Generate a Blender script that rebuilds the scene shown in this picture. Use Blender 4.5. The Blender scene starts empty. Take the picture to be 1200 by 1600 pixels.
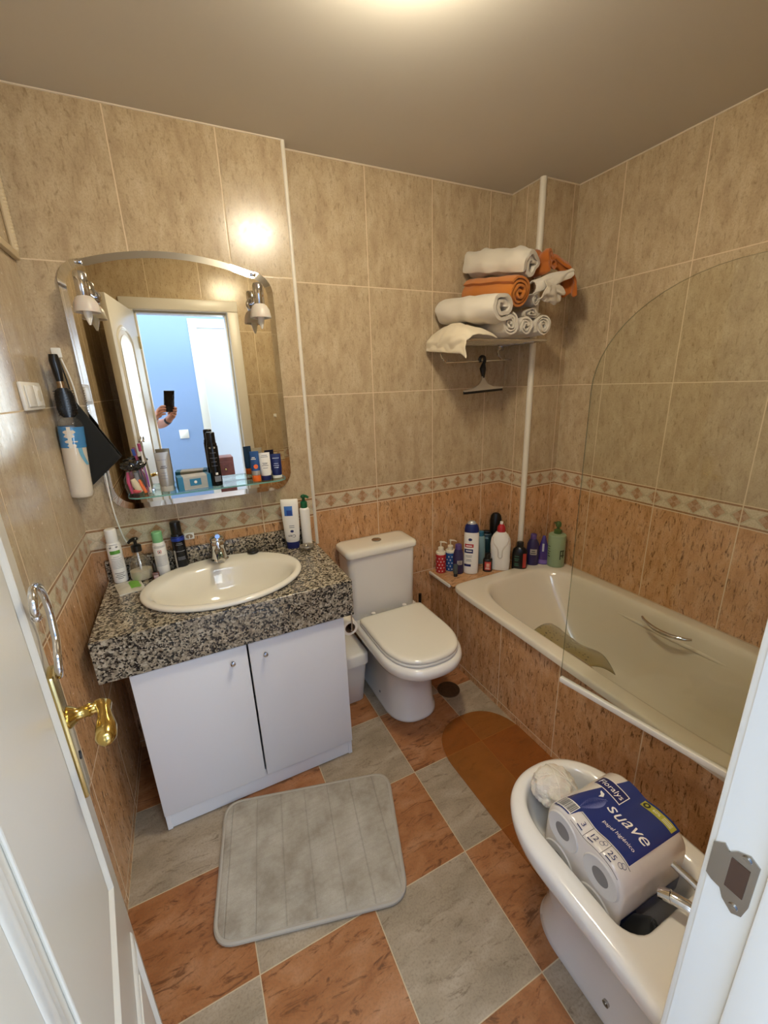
import bpy, bmesh, math, random
from math import pi, sin, cos, sqrt, atan2, radians
from mathutils import Vector, Matrix, noise
random.seed(7)
sc = bpy.context.scene
COL = sc.collection
V = Vector

# ------------------------------------------------------------------ helpers
def lin(h):
    h = h.lstrip('#'); out = []
    for i in (0, 2, 4):
        c = int(h[i:i+2], 16) / 255
        out.append(c / 12.92 if c <= .04045 else ((c + .055) / 1.055) ** 2.4)
    return (*out, 1)

class X:
    """tiny math-node expression"""
    def __init__(s, nt, k): s.nt = nt; s.k = k
    def op(s, o, *a, clamp=False):
        n = s.nt.nodes.new('ShaderNodeMath'); n.operation = o; n.use_clamp = clamp
        for i, v in enumerate((s,) + a):
            if isinstance(v, X): s.nt.links.new(v.k, n.inputs[i])
            else: n.inputs[i].default_value = v
        return X(s.nt, n.outputs[0])
    def __add__(s, b): return s.op('ADD', b)
    def __sub__(s, b): return s.op('SUBTRACT', b)
    def __mul__(s, b): return s.op('MULTIPLY', b)
    def __truediv__(s, b): return s.op('DIVIDE', b)
    def lt(s, b): return s.op('LESS_THAN', b)
    def gt(s, b): return s.op('GREATER_THAN', b)
    def mn(s, b): return s.op('MINIMUM', b)
    def mx(s, b): return s.op('MAXIMUM', b)
    def fl(s): return s.op('FLOOR')
    def ab(s): return s.op('ABSOLUTE')
    def inv(s): return s.op('MULTIPLY_ADD', -1., 1.)

def newmat(name):
    m = bpy.data.materials.new(name); m.use_nodes = True
    nt = m.node_tree; b = nt.nodes['Principled BSDF']
    return m, nt, b
def coords(nt):
    tc = nt.nodes.new('ShaderNodeTexCoord'); sp = nt.nodes.new('ShaderNodeSeparateXYZ')
    nt.links.new(tc.outputs['Object'], sp.inputs[0])
    return [X(nt, sp.outputs[i]) for i in range(3)], tc.outputs['Object']
def vec(nt, x, y, z):
    n = nt.nodes.new('ShaderNodeCombineXYZ')
    for i, v in enumerate((x, y, z)):
        if isinstance(v, X): nt.links.new(v.k, n.inputs[i])
        else: n.inputs[i].default_value = v
    return n.outputs[0]
def noi(nt, vsock, scale=1, detail=4, rough=.55, dist=0):
    n = nt.nodes.new('ShaderNodeTexNoise'); nt.links.new(vsock, n.inputs['Vector'])
    n.inputs['Scale'].default_value = scale; n.inputs['Detail'].default_value = detail
    n.inputs['Roughness'].default_value = rough; n.inputs['Distortion'].default_value = dist
    return X(nt, n.outputs[0])
def vor(nt, vsock, scale=1, feat='F1', out=0):
    n = nt.nodes.new('ShaderNodeTexVoronoi'); n.feature = feat; nt.links.new(vsock, n.inputs['Vector'])
    n.inputs['Scale'].default_value = scale
    return n.outputs[out]
def ramp(nt, x, stops):
    n = nt.nodes.new('ShaderNodeValToRGB'); nt.links.new(x.k if isinstance(x, X) else x, n.inputs[0])
    e = n.color_ramp.elements
    while len(e) > 1: e.remove(e[-1])
    e[0].position = stops[0][0]; e[0].color = lin(stops[0][1])
    for p, c in stops[1:]:
        q = e.new(p); q.color = lin(c)
    return n.outputs[0]
def smooth(nt, x, a, b):
    n = nt.nodes.new('ShaderNodeMapRange'); n.interpolation_type = 'SMOOTHSTEP'
    nt.links.new(x.k, n.inputs[0]); n.inputs[1].default_value = a; n.inputs[2].default_value = b
    return X(nt, n.outputs[0])
def mixc(nt, f, a, b, mode='MIX'):
    n = nt.nodes.new('ShaderNodeMix'); n.data_type = 'RGBA'; n.blend_type = mode
    for s_, v in ((n.inputs[0], f), (n.inputs[6], a), (n.inputs[7], b)):
        if isinstance(v, X): nt.links.new(v.k, s_)
        elif isinstance(v, bpy.types.NodeSocket): nt.links.new(v, s_)
        elif isinstance(v, str): s_.default_value = lin(v)
        else: s_.default_value = v
    return n.outputs[2]
def bump(nt, b, h, strength=.2, dist=.002):
    n = nt.nodes.new('ShaderNodeBump'); n.inputs['Strength'].default_value = strength; n.inputs['Distance'].default_value = dist
    nt.links.new(h.k if isinstance(h, X) else h, n.inputs['Height']); nt.links.new(n.outputs[0], b.inputs['Normal'])

def mat(name, c, rough=.4, metal=0, spec=.5, coat=0, var=0, vscale=40, bmp=0, bscale=200, sheen=0, sss=0, emit=0):
    m, nt, b = newmat(name)
    b.inputs['Base Color'].default_value = lin(c); b.inputs['Roughness'].default_value = rough
    b.inputs['Metallic'].default_value = metal; b.inputs['Specular IOR Level'].default_value = spec
    b.inputs['Coat Weight'].default_value = coat; b.inputs['Sheen Weight'].default_value = sheen
    if sss: b.inputs['Subsurface Weight'].default_value = sss; b.inputs['Subsurface Radius'].default_value = (.01, .005, .003)
    _, oc = coords(nt)
    if var:
        n = noi(nt, oc, vscale, 4)
        nt.links.new(mixc(nt, smooth(nt, n, .3, .75) * var, c, '#000000' if var > 0 else '#ffffff'), b.inputs['Base Color'])
    if bmp: bump(nt, b, noi(nt, oc, bscale, 3), bmp, .002)
    if emit:
        b.inputs['Emission Color'].default_value = lin(c); b.inputs['Emission Strength'].default_value = emit
    return m
def clear(name, tint='#ffffff', gloss=.08, rough=.02, op=0, body='#ffffff'):
    """thin clear plastic / pane: see-through with a clear coat of reflection"""
    m, nt, b = newmat(name); out = nt.nodes['Material Output']
    t = nt.nodes.new('ShaderNodeBsdfTransparent'); t.inputs[0].default_value = lin(tint)
    g = nt.nodes.new('ShaderNodeBsdfGlossy'); g.inputs['Roughness'].default_value = rough
    f = nt.nodes.new('ShaderNodeLayerWeight'); f.inputs[0].default_value = .5
    mx = nt.nodes.new('ShaderNodeMixShader'); nt.links.new((X(nt, f.outputs[1]).op('POWER', 5.) * .8 + gloss * .7).k, mx.inputs[0])
    src = t.outputs[0]
    if op:
        b.inputs['Base Color'].default_value = lin(body); b.inputs['Roughness'].default_value = .3
        m2 = nt.nodes.new('ShaderNodeMixShader'); m2.inputs[0].default_value = op
        nt.links.new(t.outputs[0], m2.inputs[1]); nt.links.new(b.outputs[0], m2.inputs[2]); src = m2.outputs[0]
    nt.links.new(src, mx.inputs[1]); nt.links.new(g.outputs[0], mx.inputs[2]); nt.links.new(mx.outputs[0], out.inputs[0])
    return m

# ---- room numbers (metres; x to the right, y towards the back wall, z up)
YB, YM, XL, XC, XR, YC, YN, H = 0.0, -.056, 0.0, 2.034, 2.264, -.2, -1.745, 2.39
TW, ROW, LT, LB = .333, .4530, 1.0287, .9409
def stone(nt, p, q, kind):
    """p across, q up (already offset per tile); returns colour socket"""
    a = noi(nt, vec(nt, p * 95., q * 32., 0.), 1, 6, .7, .6)
    b_ = noi(nt, vec(nt, p * 20., q * 8., 3.), 1, 5, .6, .4)
    c_ = noi(nt, vec(nt, p * 210., q * 150., 1.), 1, 3, .65)
    if kind == 'up':
        base = ramp(nt, b_, [(.3, '#b0997a'), (.5, '#bfaa89'), (.72, '#cbb898')])
        dark = smooth(nt, a, .51, .7) * .58
        return mixc(nt, dark, mixc(nt, smooth(nt, c_, .42, .72) * .3, base, '#857052'), '#806849')
    a = noi(nt, vec(nt, p * 88., q * 21., 0.), 1, 6, .72, 1.)
    base = ramp(nt, b_, [(.28, '#bb8a5a'), (.5, '#cf9f70'), (.72, '#dab189')])
    dark = smooth(nt, a, .51, .66) * .86
    return mixc(nt, dark, mixc(nt, smooth(nt, c_, .42, .72) * .3, base, '#8a5c36'), '#5c3b1f')

def wall_tile(name, axis, u0, w=TW):
    m, nt, b = newmat(name); (x, y, z), oc = coords(nt)
    u = (x if axis == 'x' else y)
    t = (u - u0) / w; iu = t.fl(); fu = t - iu
    du = fu.mn(fu.inv()) * w
    vl = ((z * -1.) + LB) / ROW; il = vl.fl(); fl_ = vl - il; dl = fl_.mn(fl_.inv()) * ROW
    vu = (z - LT) / ROW; iv = vu.fl(); fv = vu - iv; dv = fv.mn(fv.inv()) * ROW
    isup = z.gt(LT); islow = z.lt(LB)
    islist = (isup + islow).inv()
    pu = u + iu * 3.71; qu = z + iv * 5.13; ql = z + il * 7.77 + 20.
    cu = stone(nt, pu, qu, 'up'); cl = stone(nt, pu, ql, 'low')
    col = mixc(nt, islow, cu, cl)
    # listello: cream band, two fine borders, quartered diamonds
    td = (u - u0) / (w / 4.); fd = td + .5; fd = fd - fd.fl(); sx = fd - .5
    zc = (LT + LB) / 2; hh = (LT - LB)
    sz = (z - zc) / hh
    dia = (sx.ab() / .36 + sz.ab() / .335).lt(1.)
    quad = (sx - sz * 1.07).gt(0.) + (sx + sz * 1.07).gt(0.)
    quad = (quad - 1.).ab()
    tri = (sx.ab() / .47 + sz.ab() / .38)
    speck = noi(nt, oc, 160, 3)
    cream = ramp(nt, speck, [(.3, '#c3b192'), (.7, '#d8c9ab')])
    creamd = ramp(nt, speck, [(.3, '#b3a488'), (.7, '#c9ba9c')])
    lc = mixc(nt, smooth(nt, tri, 1.05, 1.1), creamd, cream)
    dc = mixc(nt, quad, ramp(nt, speck, [(.35, '#a07a58'), (.7, '#b9906c')]), ramp(nt, speck, [(.35, '#b18f70'), (.7, '#c6a88a')]))
    lc = mixc(nt, dia, lc, dc)
    bord = sz.ab().gt(.39); lc = mixc(nt, bord, lc, ramp(nt, speck, [(.3, '#8b6747'), (.7, '#a57f5c')]))
    col = mixc(nt, islist, col, lc)
    dz = (z - LT).ab().mn((z - LB).ab())
    dz = dz.mn(dv * isup + islow * dl + islist * 1.)
    g = du.mn(dz).lt(.002)
    col = mixc(nt, g * .92, col, '#dcc7a4')
    nt.links.new(col, b.inputs['Base Color'])
    b.inputs['Roughness'].default_value = .24; b.inputs['Specular IOR Level'].default_value = .5
    rr = noi(nt, oc, 55, 4) * .22 + .125
    nt.links.new((rr + g * .3).k, b.inputs['Roughness'])
    hgt = smooth(nt, du.mn(dz), .0, .004) + noi(nt, vec(nt, u * 30., z * 12., 0.), 1, 3) * .25
    bump(nt, b, hgt, .25, .0012)
    return m

FX, FY, FT = 1.0171, -.7317, .3391
def floor_tile():
    m, nt, b = newmat('floor_tiles'); (x, y, z), oc = coords(nt)
    a = (x - FX) / FT; c = (y - FY) / FT
    ia, ic = a.fl(), c.fl(); fa, fc = a - ia, c - ic
    d = fa.mn(fa.inv()).mn(fc.mn(fc.inv())) * FT
    par = (ia + ic).op('MODULO', 2.).ab().gt(.5)
    px = x + ia * 2.3 + ic * 5.1; py = y + ic * 3.7
    v1 = noi(nt, vec(nt, px * 12., py * 38., 0.), 1, 7, .7, 1.2)
    v2 = noi(nt, vec(nt, px * 7., py * 14., 4.), 1, 5, .6, .5)
    v3 = noi(nt, vec(nt, px * 170., py * 170., 1.), 1, 3)
    ora = mixc(nt, smooth(nt, v1, .51, .66) * .82, ramp(nt, v2, [(.3, '#8f5a33'), (.5, '#a26c43'), (.7, '#b07f59')]), '#5a3318')
    tan = mixc(nt, smooth(nt, v1, .53, .7) * .68, ramp(nt, v2, [(.3, '#8f806a'), (.5, '#a08f78'), (.7, '#ae9e88')]), '#64543f')
    col = mixc(nt, par, ora, tan)
    col = mixc(nt, smooth(nt, v3, .42, .72) * .28, col, '#66503a')
    col = mixc(nt, d.lt(.0014) * .8, col, '#c9b795')
    nt.links.new(col, b.inputs['Base Color'])
    b.inputs['Roughness'].default_value = .34; b.inputs['Specular IOR Level'].default_value = .35
    bump(nt, b, smooth(nt, d, 0, .004), .25, .001)
    return m

def granite():
    m, nt, b = newmat('granite'); (x, y, z), oc = coords(nt)
    wob = nt.nodes.new('ShaderNodeTexNoise'); nt.links.new(oc, wob.inputs['Vector']); wob.inputs['Scale'].default_value = 90
    add = nt.nodes.new('ShaderNodeVectorMath'); add.operation = 'MULTIPLY_ADD'
    nt.links.new(wob.outputs['Color'], add.inputs[0]); add.inputs[1].default_value = (.012,) * 3; nt.links.new(oc, add.inputs[2])
    cell = vor(nt, add.outputs[0], 165, 'F1', 1)
    s = nt.nodes.new('ShaderNodeSeparateColor'); nt.links.new(cell, s.inputs[0])
    r = X(nt, s.outputs[0]) * .72 + noi(nt, oc, 45, 3) * .42
    col = ramp(nt, r, [(0, '#1f1d1b'), (.33, '#35312d'), (.42, '#5d554a'), (.50, '#7f7462'), (.59, '#948874'), (.70, '#a59983'), (.84, '#b9ae99')])
    n = nt.nodes  # constant steps keep the crystals crisp
    col.node.color_ramp.interpolation = 'CONSTANT'
    nt.links.new(col, b.inputs['Base Color']); b.inputs['Roughness'].default_value = .16
    return m

class MB:
    def __init__(s): s.bm = bmesh.new(); s.T = Matrix()
    def vs(s, pts): return [s.bm.verts.new(s.T @ V(p)) for p in pts]
    def f(s, vs):
        try: return s.bm.faces.new(vs)
        except ValueError: return None
    def rings(s, R, cap0=True, cap1=True, closed=True):
        L = [s.vs(r) for r in R]; n = len(L[0])
        for a, b in zip(L, L[1:]):
            for i in range(n if closed else n - 1):
                j = (i + 1) % n; s.f((a[i], a[j], b[j], b[i]))
        if cap0: s.f(L[0][::-1])
        if cap1: s.f(L[-1])
        return s
    def box(s, x0, x1, y0, y1, z0, z1, r=0, seg=2):
        m = bmesh.new(); bmesh.ops.create_cube(m, size=1)
        for v in m.verts: v.co = V(((x0 + x1) / 2 + v.co.x * (x1 - x0), (y0 + y1) / 2 + v.co.y * (y1 - y0), (z0 + z1) / 2 + v.co.z * (z1 - z0)))
        if r: bmesh.ops.bevel(m, geom=m.edges[:], offset=r, segments=seg, affect='EDGES', profile=.5)
        s.merge(m); return s
    def merge(s, m):
        mp = {v: s.bm.verts.new(s.T @ v.co) for v in m.verts}
        for f in m.faces: s.f([mp[v] for v in f.verts])
        m.free()
    def lathe(s, prof, o=(0, 0, 0), n=32, cap0=True, cap1=True, sx=1, sy=1):
        R = [[(o[0] + r * sx * cos(2*pi*i/n), o[1] + r * sy * sin(2*pi*i/n), o[2] + z) for i in range(n)] for r, z in prof]
        return s.rings(R, cap0, cap1)
    def cyl(s, p, q, r, r2=None, n=24):
        return s.tube([p, q], [r, r if r2 is None else r2], n)
    def tube(s, pts, r, n=12, closed=False):
        pts = [V(p) for p in pts]; N = len(pts)
        rr = r if isinstance(r, (list, tuple)) else [r] * N
        t0 = None; R = []; up = None
        for i, p in enumerate(pts):
            a = pts[(i - 1) % N] if (i > 0 or closed) else p; b = pts[(i + 1) % N] if (i < N - 1 or closed) else p
            t = (b - a).normalized()
            if up is None:
                up = t.orthogonal().normalized()
            else:
                up = (up - t * up.dot(t)).normalized()
            sd = t.cross(up)
            R.append([tuple(p + (up * cos(2*pi*k/n) + sd * sin(2*pi*k/n)) * rr[i]) for k in range(n)])
        if closed:
            R.append(R[0]); s.rings(R, False, False)
        else: s.rings(R)
        return s
    def prism(s, poly, z0, z1): return s.rings([[(x, y, z0) for x, y in poly], [(x, y, z1) for x, y in poly]])
    def sphere(s, c, r, sx=1, sy=1, sz=1, n=20):
        m = bmesh.new(); bmesh.ops.create_uvsphere(m, u_segments=n, v_segments=n // 2 + 2, radius=r)
        for v in m.verts: v.co = V((v.co.x * sx + c[0], v.co.y * sy + c[1], v.co.z * sz + c[2]))
        s.merge(m); return s
    def sheet(s, fn, nu, nv):
        G = [s.vs([fn(i / nu, j / nv) for j in range(nv + 1)]) for i in range(nu + 1)]
        for i in range(nu):
            for j in range(nv): s.f((G[i][j], G[i+1][j], G[i+1][j+1], G[i][j+1]))
        return s
    def build(s, name, m, parent=None, sm=True, bevel=0, seg=2, solid=0, sub=0, angle=35, loc=None, rz=0):
        bmesh.ops.remove_doubles(s.bm, verts=s.bm.verts[:], dist=1e-6)
        bmesh.ops.recalc_face_normals(s.bm, faces=s.bm.faces[:])
        me = bpy.data.meshes.new(name); s.bm.to_mesh(me); s.bm.free()
        for mm in (m if isinstance(m, (list, tuple)) else [m]): me.materials.append(mm)
        o = bpy.data.objects.new(name, me); COL.objects.link(o)
        if parent: o.parent = parent
        if loc: o.location = loc
        o.rotation_euler.z = rz
        if sm:
            me.polygons.foreach_set('use_smooth', [True] * len(me.polygons))
        if solid:
            q = o.modifiers.new('solid', 'SOLIDIFY'); q.thickness = solid; q.offset = 0
        if bevel:
            q = o.modifiers.new('bevel', 'BEVEL'); q.width = bevel; q.segments = seg; q.limit_method = 'ANGLE'; q.angle_limit = radians(40)
        if sub:
            q = o.modifiers.new('sub', 'SUBSURF'); q.levels = sub; q.render_levels = sub
        if sm:
            me.set_sharp_from_angle(angle=radians(angle))
        return o

def tag(o, label=None, cat=None, group=None, kind=None):
    if label: o['label'] = label
    if cat: o['category'] = cat
    if group: o['group'] = group
    if kind: o['kind'] = kind
    return o
def thing(name, label, cat, loc=(0, 0, 0), rz=0, group=None):
    o = bpy.data.objects.new(name, None); COL.objects.link(o); o.empty_display_size = .02
    o.location = loc; o.rotation_euler.z = rz
    return tag(o, label, cat, group)
def struct(o, label=None): return tag(o, label, None, None, 'structure')

CAM = V((.3754, -1.8809, 1.5153))
def face_cam(x, y, extra=0): return atan2(CAM.y - y, CAM.x - x) + pi / 2 + radians(extra)   # local -y looks back to the doorway

def ellipse(cx, cy, rx, ry, z, n=64, e=2., yb=None):
    out = []
    for i in range(n):
        t = 2 * pi * i / n; c, s_ = cos(t), sin(t)
        out.append((cx + rx * math.copysign(abs(c) ** (2 / e), c), cy + ry * math.copysign(abs(s_) ** (2 / e), s_), z))
    return out
def dring(cx, hw, yb, yf, z, n=72, e=2.3, cr=.03, ratio=1.15):
    """D outline: flat back at yb, rounded front at yf (either direction)"""
    s_ = 1 if yf > yb else -1
    L = abs(yf - yb); fl_ = min(L - cr, hw * ratio); ys = yf - s_ * fl_
    pts = []; m = n // 2
    for i in range(m + 1):
        t = pi * i / m; c, s2 = cos(t), sin(t)
        pts.append((cx + hw * math.copysign(abs(c) ** (2 / e), c), ys + s_ * fl_ * abs(s2) ** (2 / e), z))
    k = n - m - 1; side = k // 2
    back = []
    arc = [(cr * (1 - cos(pi/2 * i / 8)), cr * (1 - sin(pi/2 * i / 8))) for i in range(9)]
    path = [(cx - hw, ys)] + [(cx - hw + p, yb + s_ * q) for p, q in arc] + [(cx + hw - p, yb + s_ * q) for p, q in arc[::-1]] + [(cx + hw, ys)]
    seg = [sqrt((a[0]-b[0])**2 + (a[1]-b[1])**2) for a, b in zip(path, path[1:])]; tot = sum(seg)
    for i in range(1, k + 1):
        d = tot * i / (k + 1)
        for (a, b), l in zip(zip(path, path[1:]), seg):
            if d <= l or l == seg[-1] and b == path[-1]:
                f = min(1, d / max(l, 1e-9)); back.append((a[0] + (b[0]-a[0]) * f, a[1] + (b[1]-a[1]) * f, z)); break
            d -= l
    return pts + back

def arc_rings(z0, z1, rx, ry, rb=.004, rt=.004, k=4):
    """(z,rx,ry) profile of a rounded cylinder"""
    out = []
    for i in range(k + 1):
        a = pi / 2 * i / k; out.append((z0 + rb * (1 - cos(a)) , rx - rb * (1 - sin(a)), ry - rb * (1 - sin(a))))
    for i in range(k + 1):
        a = pi / 2 * i / k; out.append((z1 - rt * (1 - sin(a)), rx - rt * (1 - cos(a)), ry - rt * (1 - cos(a))))
    return out

class Body:
    """bottle-like solid: rings (z, rx, ry), superellipse exponent e"""
    def __init__(s, rings, e=2., n=40): s.R = rings; s.e = e; s.n = n
    def rad(s, z):
        R = s.R
        if z <= R[0][0]: return R[0][1:]
        for a, b in zip(R, R[1:]):
            if a[0] <= z <= b[0] and b[0] > a[0]:
                f = (z - a[0]) / (b[0] - a[0]); return (a[1] + (b[1]-a[1]) * f, a[2] + (b[2]-a[2]) * f)
        return R[-1][1:]
    def pos(s, th, z, off=0):
        rx, ry = s.rad(z); c, d = cos(th), sin(th)
        return ((rx + off) * math.copysign(abs(c) ** (2/s.e), c), (ry + off) * math.copysign(abs(d) ** (2/s.e), d), z)
    def make(s, name, m, parent):
        b = MB(); b.rings([[s.pos(2*pi*i/s.n, 0)[:0] or self_pos(s, 2*pi*i/s.n, r) for i in range(s.n)] for r in s.R])
        return b.build(name, m, parent)
    def th(s, x, z):
        rx, ry = s.rad(z); x = max(-.98 * rx, min(.98 * rx, x))
        # angle on the front (-y) side whose x equals the wanted offset
        c = math.copysign(abs(x / rx) ** (s.e / 2), x); return -math.acos(max(-1, min(1, c)))
    def patch(s, name, m, parent, x0, x1, z0, z1, off=.0006, nu=14, nv=8):
        b = MB(); b.sheet(lambda u, v: s.pos(s.th(x0 + (x1-x0) * u, z0 + (z1-z0) * v), z0 + (z1-z0) * v, off), nu, nv)
        return b.build(name, m, parent)
    def band(s, name, m, parent, z0, z1, off=.0006, nv=6):
        b = MB(); b.rings([[s.pos(2*pi*i/s.n, z0 + (z1-z0) * k / nv, off) for i in range(s.n)] for k in range(nv + 1)], False, False)
        return b.build(name, m, parent)
    def text(s, txt, size, m, parent, x=0, z=0, flip=False, off=.001, squash=1, shear=0, name='lettering'):
        me = text_mesh(txt, size, shear)
        for v in me.vertices:
            a, q = v.co.x * squash, v.co.y
            if flip: a, q = -a, -q
            zz = z + q; v.co = s.pos(s.th(x + a, zz), zz, off)
        return put(me, name, m, parent)
    def dots(s, name, m, parent, spots, r, off=.0007):
        b = MB()
        for (x, z) in spots:
            c = s.th(x, z); rx = s.rad(z)[0]
            ring = [s.pos(c + r / rx * cos(t), z + r * sin(t), off) for t in [2*pi*k/10 for k in range(10)]]
            b.f(b.vs(ring))
        return b.build(name, m, parent)
def self_pos(s, th, r):
    c, d = cos(th), sin(th)
    return (r[1] * math.copysign(abs(c) ** (2/s.e), c), r[2] * math.copysign(abs(d) ** (2/s.e), d), r[0])

def text_mesh(txt, size, shear=0, align='CENTER', spacing=1):
    cu = bpy.data.curves.new('t', 'FONT'); cu.body = txt; cu.size = size; cu.align_x = align; cu.align_y = 'CENTER'; cu.shear = shear
    cu.resolution_u = 3; cu.space_character = spacing
    o = bpy.data.objects.new('t', cu); COL.objects.link(o)
    dg = bpy.context.evaluated_depsgraph_get(); dg.update()
    me = bpy.data.meshes.new_from_object(o.evaluated_get(dg)); bpy.data.objects.remove(o); bpy.data.curves.remove(cu)
    return me
def put(me, name, m, parent):
    me.materials.clear(); me.materials.append(m); me.name = name
    o = bpy.data.objects.new(name, me); COL.objects.link(o); o.parent = parent; return o
def flat_text(txt, size, m, parent, M, shear=0, name='lettering', spacing=1):
    me = text_mesh(txt, size, shear, spacing=spacing); me.transform(M); return put(me, name, m, parent)

# ------------------------------------------------------------------ materials
M_back = wall_tile('tiles_back', 'x', 1.2352)
M_mir = wall_tile('tiles_mirror_side', 'x', .3154)
M_left = wall_tile('tiles_left', 'y', -.372)
M_right = wall_tile('tiles_right', 'y', -.4386)
M_near = wall_tile('tiles_door_side', 'x', 1.0)
M_apron = wall_tile('tiles_tub_side', 'y', -.27)
M_floor = floor_tile()
M_gran = granite()
M_ceil = mat('ceiling_paint', '#d6d0c4', .9, spec=.1, bmp=.08, bscale=700)
M_caulk = mat('caulk', '#dccdb4', .5)
M_strip = mat('corner_strip', '#e4dccb', .35)
M_cer = mat('ceramic', '#ebe5d4', .09, spec=.5, coat=.4)
M_cerw = mat('ceramic_white', '#e9e4da', .1, coat=.4)
M_enam = mat('tub_enamel', '#e3d9c4', .13, coat=.3)
M_lam = mat('white_laminate', '#e4e3e4', .35, spec=.4)
M_plas = mat('white_plastic', '#e6e1d6', .35)
M_chrome = mat('chrome', '#d8d8da', .07, metal=1)
M_steel = mat('brushed_steel', '#b7b3ac', .22, metal=1)
M_brass = mat('brass', '#c8ad66', .18, metal=1)
M_brassd = mat('pale_brass', '#d6c48c', .24, metal=1)
M_black = mat('black_plastic', '#0c0c0d', .28)
M_rubber = mat('black_rubber', '#121212', .5)
M_blackc = mat('black_cloth', '#0b0d0c', .85, sheen=.2)
M_door = mat('door_paint', '#d8d4c9', .3, spec=.45)
M_frame = mat('frame_paint', '#dcd7ca', .35)
M_terryw = mat('terry_white', '#dcd3c2', .95, sheen=.4, bmp=.9, bscale=420, spec=.1)
M_terryo = mat('terry_orange', '#c5772a', .95, sheen=.3, bmp=.9, bscale=420, spec=.1)
M_linen = mat('linen_cream', '#ddd0b6', .9, sheen=.2, bmp=.4, bscale=500, spec=.1)
M_mirror = mat('mirror_silver', '#e2ddd0', 0.0, metal=1)
M_bevel = mat('mirror_bevel', '#d9d8d4', 0.03, metal=1)
M_glass = clear('screen_glass', '#f8f9f6', .04)
M_shelfg = clear('shelf_glass', '#dcf0ea', .10)
M_gedge = mat('glass_edge', '#6fa59a', .12, coat=.5)
M_clearp = clear('clear_plastic', '#e9e6de', .16, .05, .06, '#d8d4c8')
M_film = clear('clear_film', '#fdfcfa', .045, .10, .03)
M_frost = mat('frosted_glass', '#d9cfc3', .35, bmp=.15, bscale=300, sss=.3)
M_amber = clear('amber_vinyl', '#f6dcb4', .03, .35, .24, '#b87f42')
M_olive = clear('olive_vinyl', '#d8cda4', .05, .25, .6, '#b3a268')
M_navy = mat('navy_plastic', '#14205a', .3)
M_white = mat('white_gloss', '#f0ede4', .25)
M_green = mat('dark_green_plastic', '#0f5a34', .3)
M_sage = mat('sage_plastic', '#93a682', .35)
M_sagedk = mat('olive_green_pump', '#46602f', .35)
M_purple = mat('violet_plastic', '#332a52', .28)
M_lilac = mat('lilac_cap', '#57407c', .35)
M_red = mat('red_plastic', '#b3252b', .3)
M_blue = mat('blue_plastic', '#21508c', .3)
M_ltblue = mat('pale_blue_plastic', '#8fb0b2', .35)
M_teal = mat('dark_teal_plastic', '#16333a', .3)
M_orange = mat('orange_plastic', '#ee6f22', .35)
M_grey = mat('grey_print', '#7d8088', .5)
M_ink = mat('black_print', '#1c1c20', .5)
M_silver = mat('silver_foil', '#b9b5ad', .3, metal=.4)
M_skin = mat('skin', '#c89078', .5, sss=.15)

# ------------------------------------------------------------------ setting
def wallbox(name, m, *boxes):
    b = MB()
    for q in boxes: b.box(*q)
    return struct(b.build(name, m, sm=False))
struct(MB().box(-.12, 2.4, -1.87, .12, -.1, 0).build('floor', M_floor, sm=False))
struct(MB().box(-.12, 2.4, -1.87, .12, H, H + .1).build('ceiling', M_ceil, sm=False))
wallbox('wall_back', M_back, (.8, 2.4, 0, .12, 0, H))
wallbox('wall_mirror', M_mir, (-.1, .888, YM, .12, 0, H))
wallbox('wall_left', M_left, (-.12, 0, -1.87, YM, 0, H))
wallbox('wall_right', M_right, (XR, 2.4, -1.87, .12, 0, H))
colw = MB().box(XC, XR + .02, YC, .02, 0, H).build('wall_column', [M_right, M_back], sm=False)
for p in colw.data.polygons: p.material_index = 1 if abs(p.normal.y) > .5 else 0
struct(colw)
M_hall = mat('hall_paint', '#86a0c6', .7)
M_hallw = mat('hall_white', '#e8edf3', .7)
DX0, DX1, DZ = .222, .822, 2.06
nw = MB()
for q in ((-.12, DX0 - .02, -1.87, YN, 0, H), (DX1 + .02, 2.4, -1.87, YN, 0, H), (DX0 - .02, DX1 + .02, -1.87, YN, DZ + .02, H)): nw.box(*q)
nw = nw.build('wall_near', [M_near, M_hallw], sm=False)
for p in nw.data.polygons: p.material_index = 1 if p.normal.y < -.5 else 0
struct(nw)
# tile-clad tub surround: front apron and the ledge behind the tub
ap = MB().box(1.556, 1.60, -1.745, 0, 0, .462).box(1.58, 2.05, -.235, 0, 0, .4755)
ap = ap.build('wall_tub', [M_apron, M_back], sm=False)
struct(ap)
def ledge_tile():
    m, nt, b = newmat('tiles_ledge'); (x, y, z), oc = coords(nt)
    nt.links.new(stone(nt, y, x, 'low'), b.inputs['Base Color']); b.inputs['Roughness'].default_value = .25
    return m
M_ledge = ledge_tile()
struct(MB().box(1.55, 2.04, -.23, -.0, .4755, .4785).build('trim_ledge', M_ledge, sm=False))
# white corner strips and caulk
b = MB(); b.cyl((.884, YM + .004, .80), (.884, YM + .004, H), .0085, n=16); struct(b.build('trim_1', M_strip))
b = MB(); b.cyl((XC + .006, YC + .006, .478), (XC + .006, YC + .006, H), .0155, n=20); struct(b.build('trim_2', M_strip))
b = MB()
for a, c in (((0, YM, H), (.888, YM, H)), ((.888, 0, H), (XC, 0, H)), ((XC, 0, H), (XC, YC, H)), ((XC, YC, H), (XR, YC, H)), ((XR, YC, H), (XR, YN, H)), ((0, YM, H), (0, YN, H)), ((0, YN, H), (XR, YN, H))):
    b.cyl(a, c, .0042, n=8)
struct(b.build('trim_3', M_caulk))
b = MB(); b.box(1.541, 1.556, -.205, -.002, .462, .4785, .003); struct(b.build('trim_4', M_strip))
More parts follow.
